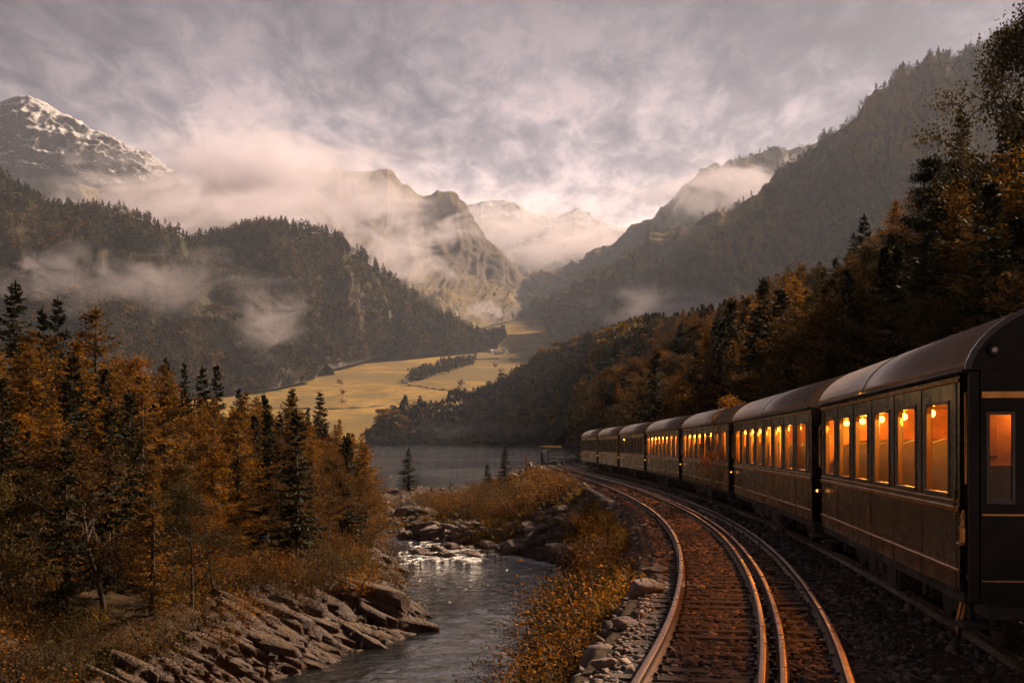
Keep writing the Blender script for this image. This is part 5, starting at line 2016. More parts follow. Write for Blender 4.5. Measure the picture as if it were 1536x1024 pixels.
# ------------------------------------------------------------------ retaining wall at the bend and the little railing
def retaining_wall():
    root = empty('retaining_wall', (float(x_left(75)) - .8, 75, float(z_bed(75)) - 1))
    tag(root, 'low stone retaining wall with buttresses carrying the bend of the empty track', 'wall')
    L = np.array(root.location)
    Ds = np.arange(44, 132, .8)
    V, n = [], 0
    for d in Ds:
        c, t, r = frame(x_left, d)
        for a, b in ((-.98, .02), (-.62, .02), (-.62, -1.9), (-1.08, -1.9)):
            V.append(c + r * a + np.array((0, 0, -.30 + b - 1.2 * (1 - float(smooth01((d - 44) / 9))))) - L)
    Fq = [(i * 4 + k, (i + 1) * 4 + k, (i + 1) * 4 + (k + 1) % 4, i * 4 + (k + 1) % 4) for i in range(len(Ds) - 1) for k in range(4)]
    link('wall_face', mesh_from('wall_face', np.array(V), np.array(Fq), [M['masonry']]), root)
    V = []
    for d in Ds:
        c, t, r = frame(x_left, d)
        for a, b in ((-1.12, .06), (-.56, .06), (-.56, -.13), (-1.12, -.13)):
            V.append(c + r * a + np.array((0, 0, -.27 + b - 1.2 * (1 - float(smooth01((d - 44) / 9))))) - L)
    link('coping', mesh_from('coping', np.array(V), np.array(Fq), [M['sleeper']]), root)
    d = 46.0
    while d < 128:
        c, t, r = frame(x_left, d)
        mb = MB()
        w = .32 + rk.rand() * .16
        hgt = rk.uniform(.9, 1.5)
        V = []
        for zz, out in ((-.42, .22), (-.42 - hgt, .50)):
            for (a, s) in ((-1.0, -w), (-1.0 - out, -w * .8), (-1.0 - out, w * .8), (-1.0, w)):
                V.append(c + r * a + t * s + np.array((0, 0, zz)) - L)
        mb.add(V, [(0, 1, 2, 3), (7, 6, 5, 4), (0, 4, 5, 1), (1, 5, 6, 2), (2, 6, 7, 3), (3, 7, 4, 0)])
        mb.build('buttress', M['masonry'], root)
        d += rk.uniform(3.2, 4.6)


retaining_wall()


def railing():
    D0 = 139
    c, t, r = frame(x_left, D0)
    base = c - r * .9
    root = empty('timber_railing', base)
    tag(root, 'dark timber posts and thin rails at the end of the railway bend', 'railing')
    for k, (dx, dy, h) in enumerate(((0, 0, 1.75), (.85, 1.2, 2.0))):
        MB().box(dx - .07, dx + .07, dy - .07, dy + .07, -.6, h, .015).build('post', M['sleeper'], root)
    MB().tube([(-.15, -.1, 1.55), (.95, 1.3, 1.8)], .06, 6).build('crossbar', M['sleeper'], root)
    for k in range(5):
        cc, tt, rr = frame(x_left, 145 + k * 5.5)
        p = cc - rr * .9 - base
        MB().box(p[0] - .05, p[0] + .05, p[1] - .05, p[1] + .05, p[2] - .6, p[2] + 1.1, .01).build('post', M['sleeper'], root)
    for zz in (.55, 1.05):
        pts = [(0, 0, zz)]
        for k in range(5):
            cc, tt, rr = frame(x_left, 145 + k * 5.5)
            p = cc - rr * .9 - base
            pts.append((p[0], p[1], p[2] + zz))
        MB().tube(pts, .03, 6).build('rail_bar', M['sleeper'], root)


railing()

# ------------------------------------------------------------------ the train


def paint_mat():
    m, nd, ln, out = mat_new('coach_paint')
    b = principled(nd, ln, out, Roughness=0.3)
    b.inputs['Coat Weight'].default_value = 0.2
    b.inputs['Specular IOR Level'].default_value = 0.4
    tc = nd.new('ShaderNodeTexCoord')
    mp = N(nd, 'ShaderNodeMapping')
    mp.inputs['Scale'].default_value = (1.6, 1.0, 0.8)
    ln.new(tc.outputs['Object'], mp.inputs[0])
    n1 = N(nd, 'ShaderNodeTexNoise', inp={'Scale': 1.6, 'Detail': 9.0, 'Roughness': 0.66})
    n2 = N(nd, 'ShaderNodeTexNoise', inp={'Scale': 0.9, 'Detail': 6.0, 'Roughness': 0.6})
    ln.new(mp.outputs[0], n1.inputs[0])
    ln.new(tc.outputs['Object'], n2.inputs[0])
    r = ramp(nd, [(0.36, (0.0075, 0.0042, 0.0027)), (0.54, (0.011, 0.0062, 0.004)), (0.72, (0.024, 0.014, 0.009))])
    ln.new(n1.outputs[0], r.inputs[0])
    ln.new(r.outputs[0], b.inputs['Base Color'])
    mr = N(nd, 'ShaderNodeMapRange', inp={1: 0.35, 2: 0.65, 3: 0.12, 4: 0.36})
    ln.new(n1.outputs[0], mr.inputs[0])
    ln.new(mr.outputs[0], b.inputs['Roughness'])
    bump(nd, ln, n2.outputs[0], 0.25, 0.03, b)
    return m


M['paint'] = paint_mat()
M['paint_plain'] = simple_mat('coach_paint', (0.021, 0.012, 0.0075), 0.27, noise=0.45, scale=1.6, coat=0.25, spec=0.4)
M['dark'] = simple_mat('black_iron', (0.006, 0.0042, 0.0032), 0.45, noise=0.3, scale=5, spec=0.2)
M['iron'] = simple_mat('underframe_iron', (0.030, 0.021, 0.016), 0.7, noise=0.5, scale=7, bumpd=0.01)
M['gold'] = simple_mat('brass_trim', (0.42, 0.20, 0.065), 0.30, metal=1.0, noise=0.25, scale=8)
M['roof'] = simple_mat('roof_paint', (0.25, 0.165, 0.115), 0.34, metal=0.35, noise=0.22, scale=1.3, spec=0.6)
M['frame'] = simple_mat('window_wood', (0.04, 0.02, 0.010), 0.4, noise=0.3, scale=9, coat=0.2)
M['interior'] = simple_mat('interior_panelling', (0.42, 0.19, 0.045), 0.55, noise=0.35, scale=4)
M['seat'] = simple_mat('seat_cloth', (0.013, 0.008, 0.005), 0.85, noise=0.35, scale=12)
M['cloth'] = simple_mat('lamp_shade_cream', (0.5, 0.33, 0.18), 0.7, noise=0.15, scale=12)


def glass_mat():
    m, nd, ln, out = mat_new('window_glass')
    tr = N(nd, 'ShaderNodeBsdfTransparent')
    tr.inputs[0].default_value = (0.90, 0.68, 0.38, 1)
    gl = N(nd, 'ShaderNodeBsdfGlossy', inp={'Roughness': 0.04})
    geo = nd.new('ShaderNodeNewGeometry')
    dp = N(nd, 'ShaderNodeVectorMath', operation='DOT_PRODUCT')
    ln.new(geo.outputs['Normal'], dp.inputs[0])
    ln.new(geo.outputs['Incoming'], dp.inputs[1])
    ab = N(nd, 'ShaderNodeMath', operation='ABSOLUTE')
    ln.new(dp.outputs['Value'], ab.inputs[0])
    iv = N(nd, 'ShaderNodeMath', operation='SUBTRACT', inp={0: 1.0})
    ln.new(ab.outputs[0], iv.inputs[1])
    pw = N(nd, 'ShaderNodeMath', operation='POWER', inp={1: 5.0})
    ln.new(iv.outputs[0], pw.inputs[0])
    fr = N(nd, 'ShaderNodeMath', operation='MULTIPLY_ADD', inp={1: 0.5, 2: 0.025})
    ln.new(pw.outputs[0], fr.inputs[0])
    mx = nd.new('ShaderNodeMixShader')
    ln.new(fr.outputs[0], mx.inputs[0])
    ln.new(tr.outputs[0], mx.inputs[1])
    ln.new(gl.outputs[0], mx.inputs[2])
    ln.new(mx.outputs[0], out.inputs[0])
    return m


M['glass'] = glass_mat()


def emit_mat(name, col, s):
    m, nd, ln, out = mat_new(name)
    e = N(nd, 'ShaderNodeEmission', inp={'Strength': s})
    e.inputs[0].default_value = (*col, 1)
    ln.new(e.outputs[0], out.inputs[0])
    return m


M['bulb'] = emit_mat('lamp_glow', (1.0, 0.56, 0.12), 28.0)
M['marker'] = emit_mat('marker_glow', (1.0, 0.35, 0.06), 2.0)
W2 = 1.40


def holed_wall(xs, zs, holes, y0, y1, name, mat, axis='y'):
    """wall between y0 (inside) and y1 (outside) with rectangular holes; xs, zs are break points"""
    V, Fq, idx = [], [], {}

    def vid(i, k, s):
        key = (i, k, s)
        if key not in idx:
            idx[key] = len(V)
            p = (xs[i], (y0, y1)[s], zs[k])
            V.append(p if axis == 'y' else (p[1], p[0], p[2]))
        return idx[key]
    nx, nz = len(xs) - 1, len(zs) - 1
    solid = lambda i, k: 0 <= i < nx and 0 <= k < nz and (i, k) not in holes
    for i in range(nx):
        for k in range(nz):
            if not solid(i, k):
                continue
            for s in (0, 1):
                q = [vid(i, k, s), vid(i + 1, k, s), vid(i + 1, k + 1, s), vid(i, k + 1, s)]
                Fq.append(q if s == 0 else q[::-1])
            for (di, dk, a, b) in ((-1, 0, (i, k), (i, k + 1)), (1, 0, (i + 1, k), (i + 1, k + 1)), (0, -1, (i, k), (i + 1, k)), (0, 1, (i, k + 1), (i + 1, k + 1))):
                if not solid(i + di, k + dk):
                    Fq.append([vid(*a, 0), vid(*b, 0), vid(*b, 1), vid(*a, 1)])
    me = bpy.data.meshes.new(name)
    me.from_pydata(V, [], Fq)
    me.materials.append(mat)
    me.validate()
    import bmesh
    bm = bmesh.new()
    bm.from_mesh(me)
    bmesh.ops.recalc_face_normals(bm, faces=bm.faces)
    bm.to_mesh(me)
    bm.free()
    return me


def roof_prof(w=1.47, z0=3.20, rise=.80, n=20):
    p = []
    for i in range(n + 1):
        y = -w + 2 * w * i / n
        y = w * math.sin(math.pi / 2 * (y / w))
        p.append((y, z0 + rise * max(0, 1 - abs(y / w) ** 2.2) ** .62))
    return p


WZ0, WZ1 = 1.78, 2.90
SHARED = {}


def shared(key, fn):
    if key not in SHARED:
        SHARED[key] = fn()
    return SHARED[key]


def window_frame_mesh(w):
    mb = MB()
    h = WZ1 - WZ0
    for a in (-w / 2, w / 2 - .04):
        mb.box(a, a + .04, -.05, .018, .045, h - .04, .006)
    mb.box(-w / 2, w / 2, -.05, .018, h - .04, h, .006)
    mb.box(-w / 2, w / 2, -.05, .030, 0, .045, .006)
    # rounded upper corners
    for s in (-1, 1):
        mb.prism([(s * (w / 2 - .04), h - .04), (s * (w / 2 - .04), h - .13), (s * (w / 2 - .065), h - .065), (s * (w / 2 - .13), h - .04)][::s], -.045, .012, 'y')
    return mb.mesh('window', M['frame'])


def seat_mesh():
    mb = MB()
    mb.box(-.28, .28, -.55, .55, .0, .42, .05)
    prof = []
    for i in range(9):
        a = math.pi * i / 8
        prof.append((.52 * math.cos(a), 1.22 + .24 * math.sin(a)))
    prof = [(.55, .40)] + prof + [(-.55, .40)]
    V = []
    for xx in (.16, .30):
        V += [(xx + (z - .4) * .10, y, z) for y, z in prof]
    n = len(prof)
    mb.add(V, [(k, (k + 1) % n, n + (k + 1) % n, n + k) for k in range(n)] + [tuple(range(n))[::-1], tuple(n + k for k in range(n))])
    return mb.mesh('seat', M['seat'])


def emblem_mesh():
    mb = MB()
    oval = lambda cx, cz, rx, rz, r: mb.tube([(cx + rx * math.cos(t), 0, cz + rz * math.sin(t)) for t in np.linspace(0, 2 * math.pi, 13)], r, 5)
    oval(0, .075, .032, .04, .009)
    oval(0, -.01, .042, .05, .010)
    oval(.004, -.09, .03, .035, .008)
    mb.tube([(-.03, 0, .12), (.0, 0, .105), (.03, 0, .12)], .008, 5)
    mb.tube([(0, 0, -.12), (.012, 0, -.14), (-.006, 0, -.15)], .008, 5)
    return mb.mesh('emblem', M['gold'])


def wheel_mesh():
    mb = MB()
    mb.tube([(0, -.06, 0), (0, -.055, 0), (0, .03, 0), (0, .035, 0), (0, .06, 0), (0, .065, 0)], [.30, .455, .455, .42, .42, .30], 28)
    mb.tube([(0, .02, 0), (0, .12, 0)], .09, 14)
    return mb.mesh('wheel', M['iron'], False)


def bogie_mesh():
    mb = MB()
    for s in (-1, 1):
        y = s * .98
        mb.box(-1.55, 1.55, y - .06, y + .06, .50, .64, .02)
        mb.prism([(-.55, .50), (.55, .50), (.38, .30), (-.38, .30)], y - .055, y + .055, 'y')
        for xx in (-1.1, 1.1):
            mb.box(xx - .14, xx + .14, y - .09, y + .09, .28, .50, .03)
            mb.tube([(xx, y + s * .09, .42), (xx, y + s * .15, .42)], .10, 14)
        for xx in (-.25, 0, .25):
            mb.tube([(xx, y, .30), (xx, y, .50)], .07, 10)
    mb.box(-.22, .22, -.95, .95, .44, .62, .02)
    for xx in (-1.1, 1.1):
        mb.tube([(xx, -.78, .455), (xx, .78, .455)], .06, 10)
    return mb.mesh('bogie', M['iron'])


LAMP_D = bpy.data.lights.new('lamp_light', 'POINT')
LAMP_D.energy = 105
LAMP_D.color = (1.0, 0.54, 0.14)
LAMP_D.shadow_soft_size = .07


def coach(L, nwin, D0, label, near=False, lit=1.0, dark=()):
    u0 = np.array((float(x_side(D0)), D0, float(z_rail(D0))))
    D1 = D0 + L * .99
    for _ in range(4):
        u1 = np.array((float(x_side(D1)), D1, float(z_rail(D1))))
        D1 += (L - np.linalg.norm(u1 - u0)) * .99
    u = (u1 - u0) / np.linalg.norm(u1 - u0)
    left = np.array((-u[1], u[0], 0))
    left /= np.linalg.norm(left)
    up = np.cross(u, left)
    c = (u0 + u1) / 2 - left * W2
    root = empty('coach', c)
    root.matrix_world = Matrix(((u[0], left[0], up[0], c[0]), (u[1], left[1], up[1], c[1]), (u[2], left[2], up[2], c[2]), (0, 0, 0, 1)))
    tag(root, label, 'train coach', 'coaches of the standing train')
    h = L / 2
    xa = -h + (.62 if near else .30)
    xb = h - .30
    pitch = (xb - xa) / nwin
    ww = pitch * .665
    cx = [xa + pitch * (i + .5) for i in range(nwin)]
    xs = sorted([-h + (.45 if near else 0), h] + [q - ww / 2 for q in cx] + [q + ww / 2 for q in cx])
    zs = [.74, WZ0, WZ1, 3.19]
    holes = {(2 * i + 1, 1) for i in range(nwin)}
    key = (L, nwin, near)
    # the lamps hang in an even row just inside the windows
    va = -(c + left * W2)
    shift = ((W2 - 1.12) * abs(va @ u) / max(.2, abs(va @ left)) + pitch / 2) % pitch - pitch / 2
    xs0 = xs[0]
    body = link('body', shared(('body',) + key, lambda: holed_wall(xs, zs, holes, 1.33, 1.40, 'body', M['paint'])), root)

    def shell():
        mb = MB()
        mb.box(xs0, h, -1.40, -1.33, .74, 3.19)                       # far side
        mb.box(xs0, xs0 + .06, -1.33, 1.33, .92, 3.19)
        mb.box(h - .06, h, -1.33, 1.33, .92, 3.19)
        return mb.mesh('far_side', M['paint'])
    link('far_side', shared(('shell',) + key, shell), root)

    def inside():
        mb = MB()
        mb.box(xs0 + .062, h - .062, -1.325, 1.325, .93, 1.02)         # floor
        mb.box(xs0 + .062, h - .062, -1.325, 1.325, 3.10, 3.18)        # ceiling
        mb.box(xs0 + .062, h - .062, -1.325, -1.25, 1.02, 3.10)        # panelled far wall
        mb.box(xs0 + .062, h - .062, -1.25, -1.20, 2.28, 2.34, .01)    # rail on it
        mb.box(xs0 + .062, h - .062, -1.25, -.95, 2.62, 2.66, .01)     # luggage shelf
        for q in cx:
            mb.box(q + pitch / 2 - .05, q + pitch / 2 - .01, -1.25, -1.18, 1.02, 3.10)
        for q in (xs0 + .062, h - .09):
            mb.box(q, q + .028, -1.25, 1.30, 1.02, 3.10)
        return mb.mesh('interior', M['interior'])
    link('interior', shared(('inside',) + key, inside), root)

    def dim_wains():
        mb = MB()
        mb.box(xs0 + .07, h - .07, -1.249, -1.215, 1.02, 1.80, .005)  # dark panel added so the interior dims toward the bottom, like lamplight falling off
        for q in cx:
            mb.box(q - pitch * .27, q + pitch * .27, -1.249, -1.222, 1.86, 2.24, .004)
            mb.box(q - pitch * .3, q + pitch * .3, -.90, -.25, 1.60, 1.64, .006)
            mb.tube([(q, -.6, 1.02), (q, -.6, 1.60)], .035, 8)
        return mb.mesh('dimming_wainscot', M['frame'])
    link('dimming_wainscot', shared(('dim_wains',) + key, dim_wains), root)

    def curtains():
        mb = MB()
        rr = random.Random(int(D0))
        for q in cx:
            for sd in (-1, 1):
                if rr.random() < .55:
                    continue
                wdt = rr.choice((.03, .06, .10))
                pts = []
                n = 9
                for t in range(n):
                    pts.append((q + sd * (ww / 2 - .02 - wdt * t / (n - 1)), 1.26 + .022 * (-1) ** t))
                mb.prism(pts + [(a, b_ - .012) for a, b_ in pts[::-1]], WZ0 + .02, WZ1 + .03, 'z')
        return mb.mesh('curtain', M['cloth'])
    if not near:
        link('curtain', curtains(), root)

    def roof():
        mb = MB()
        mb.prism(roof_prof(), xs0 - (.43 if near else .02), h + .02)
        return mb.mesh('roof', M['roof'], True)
    rf = link('roof', shared(('roof',) + key, roof), root)
    if len(rf.data.polygons) and not rf.data.get('done'):
        for p in rf.data.polygons:
            if len(p.vertices) > 4 or abs(p.normal.z + 1) < .01:
                p.use_smooth = False
        rf.data['done'] = 1

    def ribs():
        mb = MB()
        pr = roof_prof(1.476, 3.203, .812)
        for xx in ((0,) if not near else (h * .1,)):
            mb.prism(pr, xx - .018, xx + .018)
        return mb.mesh('roof_seam', M['dark'])
    link('roof_seam', shared(('ribs',) + key, ribs), rf)

    def rooftrim():
        mb = MB()
        mb.tube([(x, -.62, 4.02) for x in (-h + .2, h - .2)], .045, 8)
        for x in np.linspace(-h + .6, h - .6, 6):
            mb.box(x - .03, x + .03, -.66, -.58, 3.90, 4.02)
        return mb.mesh('roof_pipe', M['dark'])
    link('roof_pipe', shared(('rooftrim',) + key, rooftrim), rf)
    for nm, za, zb_, dep in (('eave_trim', 3.085, 3.125, .028), ('belt_trim', 1.625, 1.685, .034), ('base_trim', .955, .985, .022)):
        link(nm, shared((nm,) + key, lambda: MB().box(xs0 + .01, h - .01, 1.401, 1.40 + dep, za, zb_, .006).mesh(nm, M['gold'])), root)
    link('sill_trim', shared(('sill',) + key, lambda: MB().box(xs0 + .01, h - .01, 1.401, 1.422, 1.735, 1.755, .004).mesh('sill_trim', M['gold'])), root)
    def seams():
        mb = MB()
        mb.box(xa - .05, xb + .05, 1.4005, 1.405, .745, .765)
        for k in range(nwin + 1):
            xx = xa + pitch * k
            mb.box(xx - .012, xx + .012, 1.4005, 1.406, .76, .95)
            mb.box(xx - .012, xx + .012, 1.4005, 1.406, .99, 1.62)
            mb.box(xx - .035, xx + .035, 1.4005, 1.410, 1.77, 3.08, .004)
        return mb.mesh('panel_seam', M['paint'])
    link('panel_seam', shared(('seam',) + key, seams), root)
    link('gutter', shared(('gut',) + key, lambda: MB().box(xs0 - (.45 if near else 0), h, 1.402, 1.49, 3.165, 3.205, .01).mesh('gutter', M['dark'])), root)
    link('solebar', shared(('sole',) + key, lambda: MB().box(xs0, h, 1.22, 1.36, .60, .735, .01).box(xs0, h, -1.36, -1.22, .60, .735, .01).box(xs0, h, -.12, .12, .52, .90).mesh('solebar', M['iron'])), root)
    wf = shared(('wf', ww), lambda: window_frame_mesh(ww))
    pane = shared(('pane', ww), lambda: MB().box(-ww / 2 + .035, ww / 2 - .035, -.022, -.016, .04, WZ1 - WZ0 - .035).mesh('pane', M['glass']))
    seat = shared('seat', seat_mesh)
    bulb = shared('bulb', lambda: MB().sphere((0, 0, 0), .052, 14, 10).mesh('lamp', M['bulb'], True))
    stem = shared('stem', lambda: MB().tube([(0, 0, .04), (0, 0, .26)], .012, 6).tube([(0, 0, .23), (0, 0, .27)], .05, 10).mesh('lamp_stem', M['gold']))
    for i, q in enumerate(cx):
        w = link('window', wf, root)
        w.location = (q, 1.395, WZ0)
        link('pane', pane, w)
        if i not in dark:
            b = link('lamp', bulb, root)
            b.location = (q + shift, 1.12, 2.80)
            link('lamp_stem', stem, b)
            if lit:
                l = bpy.data.objects.new('lamp_light', LAMP_D)
                COL.objects.link(l)
                l.parent = b
                l.location = (0, -.30, -.05)
        s = link('seat', seat, root)
        s.location = (q + .1, .62, 1.02)
        s = link('seat', seat, root)
        s.location = (q + .1, -.62, 1.02)
    em = link('emblem', shared('emblem', emblem_mesh), root)
    em.location = (0 if not near else .35, 1.412, 1.29)
    bg_, wh = shared('bogie', bogie_mesh), shared('wheel', wheel_mesh)
    for s in (-1, 1):
        b = link('bogie', bg_, root)
        b.location = (s * (h - (2.3 if not near else 2.25)), 0, 0)
        for xx in (-1.1, 1.1):
            for sy in (-1, 1):
                w = link('wheel', wh, b)
                w.location = (xx, sy * .75, .455)
                if sy < 0:
                    w.rotation_euler = (0, 0, math.pi)
    # boxes and rods hung below the floor
    span = h - 4.2 if not near else h - 4.0
    for k, (x0, x1, z0) in enumerate(((-.9, -.1, .22), (.15, .65, .30), (.75, 1.5, .26))):
        f = max(.5, span) / 1.6
        o = link('equipment_box', shared(('eq', k) + key, lambda: MB().box(x0 * f, x1 * f, .55, 1.20, z0, .60, .025).box(x0 * f + .05, x1 * f - .05, 1.201, 1.225, z0 + .06, .54, .008).mesh('equipment_box', M['iron'])), root)
    link('truss_rod', shared(('truss',) + key, lambda: MB().tube([(-h + 3.6, 1.16, .58), (-h * .25, 1.16, .20), (h * .25, 1.16, .20), (h - 3.6, 1.16, .58)], .022, 6).mesh('truss_rod', M['iron'])), root)
    for s in (-1, 1):
        if near and s < 0:
            continue
        link('step', shared(('step', s) + key, lambda: MB().box(s * h - .35, s * h + .35 if s < 0 else s * h, 1.0, 1.42, .40, .44, .008).box(s * h - .33, s * h - .29, 1.02, 1.06, .44, .62).mesh('step', M['iron'])), root)
        g = link('gangway', shared(('gang', s) + key, lambda: gangway(s * h, s)), root)
    # end doors post with handrail on the visible side
    for s in ((-1, 1) if not near else (1,)):
        link('handrail', shared(('hr', s) + key, lambda: MB().tube([(s * (h - .12), 1.405, 1.9), (s * (h - .12), 1.46, 1.95), (s * (h - .12), 1.46, 2.75), (s * (h - .12), 1.405, 2.8)], .014, 6).mesh('handrail', M['gold'])), root)
    ml = link('marker_lamp', shared('mk', lambda: MB().tube([(0, 0, 0), (0, .09, 0)], [.035, .03], 10).mesh('marker_lamp', M['gold'])), root)
    ml.location = (h - .06, 1.40, 1.45)
    lens = link('lens', shared('lens', lambda: MB().sphere((0, .10, 0), .028, 10, 8).mesh('lens', M['marker'], True)), ml)
    if near:
        near_end(root, -h, xs0)
    return root


def gangway(x, s):
    mb = MB()
    for k in range(6):
        a, b = x + s * (.02 + .115 * k), x + s * (.10 + .115 * k)
        w = .62 - (.03 if k % 2 else 0)
        mb.box(min(a, b), max(a, b), -w, w, .95, 3.15 + (.0 if k % 2 else .03))
    mb.box(min(x, x + s * .66), max(x, x + s * .66), -.56, .56, .98, 3.10)
    # fairing that closes most of the gap between the roofs
    pr = roof_prof(1.30, 2.0, 1.75)
    mb.prism(pr, x + s * .03 if s > 0 else x - .66, x + .66 if s > 0 else x - .03)
    return mb.mesh('gangway', M['dark'])


def near_end(root, xe, xs0):
    """the open-facing vestibule end of the nearest coach; xe = end plane, xs0 = where the side panelling stops"""
    # recessed vestibule side
    MB().box(xe + .10, xs0 - .002, 1.22, 1.30, .74, 3.18).build('vestibule_side', M['dark'], root)
    # corner post
    MB().box(xe + .002, xe + .11, 1.30, 1.41, .66, 3.19, .015).build('corner_post', M['dark'], root)
    # end wall with the door window
    ys = [-1.38, .94, 1.24, 1.298]
    zs = [.66, 1.74, 2.74, 3.19]
    link('end_wall', holed_wall(ys, zs, {(1, 1)}, xe + .06, xe, 'end_wall', M['dark'], axis='x'), root)
    # arched head above it
    pr = [(y * .985, z) for y, z in roof_prof(1.46, 3.192, .79)]
    MB().prism(pr, xe - .012, xe + .05).build('end_arch', M['dark'], root)
    MB().prism([(y * 1.0, z) for y, z in roof_prof(1.475, 3.2, .815)] + [(y * .955, 3.2 + (z - 3.2) * .93) for y, z in roof_prof(1.475, 3.2, .815)][::-1], xe - .06, xe - .013).build('roof_rim', M['paint'], root)
    wn_ = link('window', MB().box(xe - .012, xe + .04, .94, .975, 1.74, 2.74, .004).box(xe - .012, xe + .04, 1.205, 1.24, 1.74, 2.74, .004)
               .box(xe - .012, xe + .04, .975, 1.205, 2.705, 2.74, .004).box(xe - .016, xe + .04, .975, 1.205, 1.74, 1.80, .004).mesh('window', M['frame']), root)
    link('pane', MB().box(xe + .016, xe + .022, .97, 1.21, 1.79, 2.71).mesh('pane', M['glass']), wn_)
    # vestibule behind the door window: warm panelled partition with its own small window and a folded seat
    o = link('vestibule_partition', MB().box(xs0 - .03, xs0 - .012, -1.2, 1.21, .95, 3.1).box(xs0 - .05, xs0 - .03, 1.0, 1.16, 2.25, 2.6, .01).box(xs0 - .06, xs0 - .03, .6, 1.2, 2.14, 2.17, .005).mesh('vestibule_partition', M['interior']), root)
    st = MB()
    st.prism([(1.18, 1.02), (1.18, 1.75)] + [(1.02 + .16 * math.cos(a), 1.95 + .16 * math.sin(a)) for a in np.linspace(0, math.pi, 8)] + [(.86, 1.02)], xs0 - .18, xs0 - .06)
    st.build('seat', M['seat'], root)
    l = link('lamp', MB().sphere((xs0 - .24, .55, 2.95), .05, 12, 8).mesh('lamp', M['bulb'], True), root)
    li = bpy.data.objects.new('lamp_light', LAMP_D.copy())
    li.data.energy = 5
    COL.objects.link(li)
    li.parent = l
    li.location = (xs0 - .24, .75, 2.75)
    MB().box(xe - .022, xe - .001, -1.35, 1.29, 2.88, 2.96, .006).build('end_band', M['gold'], root)
    MB().box(xe - .022, xe - .001, -1.35, 1.29, 1.61, 1.64, .006).build('belt_trim', M['gold'], root)
    MB().box(xe - .022, xe - .001, -1.35, 1.29, .90, .92, .006).build('base_trim', M['gold'], root)
    p = link('porthole_lamp', MB().tube([(xe - .075, 1.17, 3.40), (xe - .012, 1.17, 3.40)], [.062, .072], 20).mesh('porthole_lamp', M['dark']), root)
    link('lens', MB().sphere((xe - .062, 1.17, 3.40), .034, 14, 10).mesh('lens', simple_mat('clouded_lens', (.5, .42, .36), .15, noise=.1), True), p)
    link('handrail', MB().tube([(xs0 - .05, 1.33, 1.55), (xs0 - .05, 1.47, 1.60), (xs0 - .05, 1.47, 1.72), (xs0 + .04, 1.45, 1.86)], .016, 6)
         .tube([(xe + .2, 1.33, 1.9), (xe + .2, 1.40, 1.95), (xe + .2, 1.40, 2.95), (xe + .2, 1.33, 3.0)], .016, 6).mesh('handrail', M['gold']), root)
    k = link('side_lantern', MB().tube([(xs0 - .16, 1.40, 1.30), (xs0 - .16, 1.40, 1.33), (xs0 - .16, 1.40, 1.46), (xs0 - .16, 1.40, 1.48), (xs0 - .16, 1.40, 1.56)], [.06, .055, .055, .045, .03], 12)
             .box(xs0 - .24, xs0 - .08, 1.30, 1.47, 1.27, 1.298, .006).tube([(xs0 - .16, 1.40, 1.56), (xs0 - .16, 1.40, 1.66)], [.045, .02], 10).mesh('side_lantern', M['gold']), root)
    MB().box(xe - .10, xe + .5, -1.3, 1.25, .50, .64, .015).build('buffer_beam', M['iron'], root)
    MB().box(xs0 - .30, xs0 + .12, 1.05, 1.45, .36, .41, .01).box(xs0 - .28, xs0 - .24, 1.1, 1.15, .41, .62).box(xs0 + .06, xs0 + .10, 1.1, 1.15, .41, .62).build('step', M['iron'], root)
    MB().tube([(xe + .55, 1.0, .62), (xe + .55, 1.32, .60), (xe + .58, 1.36, .34), (xe + .66, 1.36, .20), (xe + .74, 1.36, .34), (xe + .76, 1.30, .60)], .022, 8).build('brake_hose', M['gold'], root)


coach(11.0, 6, 12.25, 'nearest dark coach, its end wall and door window showing at the picture edge', near=True)
coach(14.8, 8, 24.5, 'second dark coach from the near end of the train, eight lit windows', dark=(4,))
coach(14.8, 8, 40.7, 'third dark coach from the near end, gold trimmed, windows lit', dark=(1, 2))
coach(14.8, 8, 56.9, 'fourth dark coach from the near end, halfway down the train')
coach(14.8, 8, 73.1, 'fifth dark coach from the near end, where the train starts to curve', lit=0, dark=(1, 2, 3, 4, 5, 6))
coach(14.8, 8, 89.3, 'sixth dark coach, last but one before the far end', lit=0, dark=(1, 2, 3, 4, 5, 6))
coach(14.8, 8, 105.5, 'last dark coach at the far end of the train, windows unlit', lit=0, dark=tuple(range(1, 8)))

# ------------------------------------------------------------------ farmsteads on the meadow
M['plaster'] = simple_mat('pale_plaster', (0.62, 0.57, 0.50), 0.8, noise=0.1, scale=1.0)
M['tiles'] = simple_mat('slate_roof', (0.16, 0.12, 0.10), 0.7, noise=0.3, scale=2.0)
M['paneglass'] = simple_mat('dark_window', (0.03, 0.03, 0.035), 0.2, noise=0.1)


def farmhouse(px, D, L, w, h, rz, label):
    x, z = floor_z(px, D)
    root = empty('farmhouse', (x, D, z - .3), rz)
    tag(root, label, 'house', 'farmhouses on the valley meadow')
    MB().prism([(-w / 2, -1.5), (w / 2, -1.5), (w / 2, h), (0, h + w * .42), (-w / 2, h)], -L / 2, L / 2).build('wall', M['plaster'], root)
    mb = MB()
    for s in (-1, 1):
        mb.prism([(s * (w / 2 + .5), h - .30), (s * (w / 2 + .5), h - .02), (0, h + w * .42 + .33), (0, h + w * .42 + .05)][::s], -L / 2 - .5, L / 2 + .5)
    rf = mb.build('roof', M['tiles'], root)
    MB().box(-L * .2, -L * .2 + .9, -.45, .45, h + w * .3, h + w * .42 + 1.6).build('chimney', M['plaster'], rf)
    for k in (-1, 0, 1):
        MB().box(k * L * .3 - .6, k * L * .3 + .6, -w / 2 - .05, -w / 2 - .002, h * .4, h * .4 + 1.5).build('window', M['paneglass'], root)


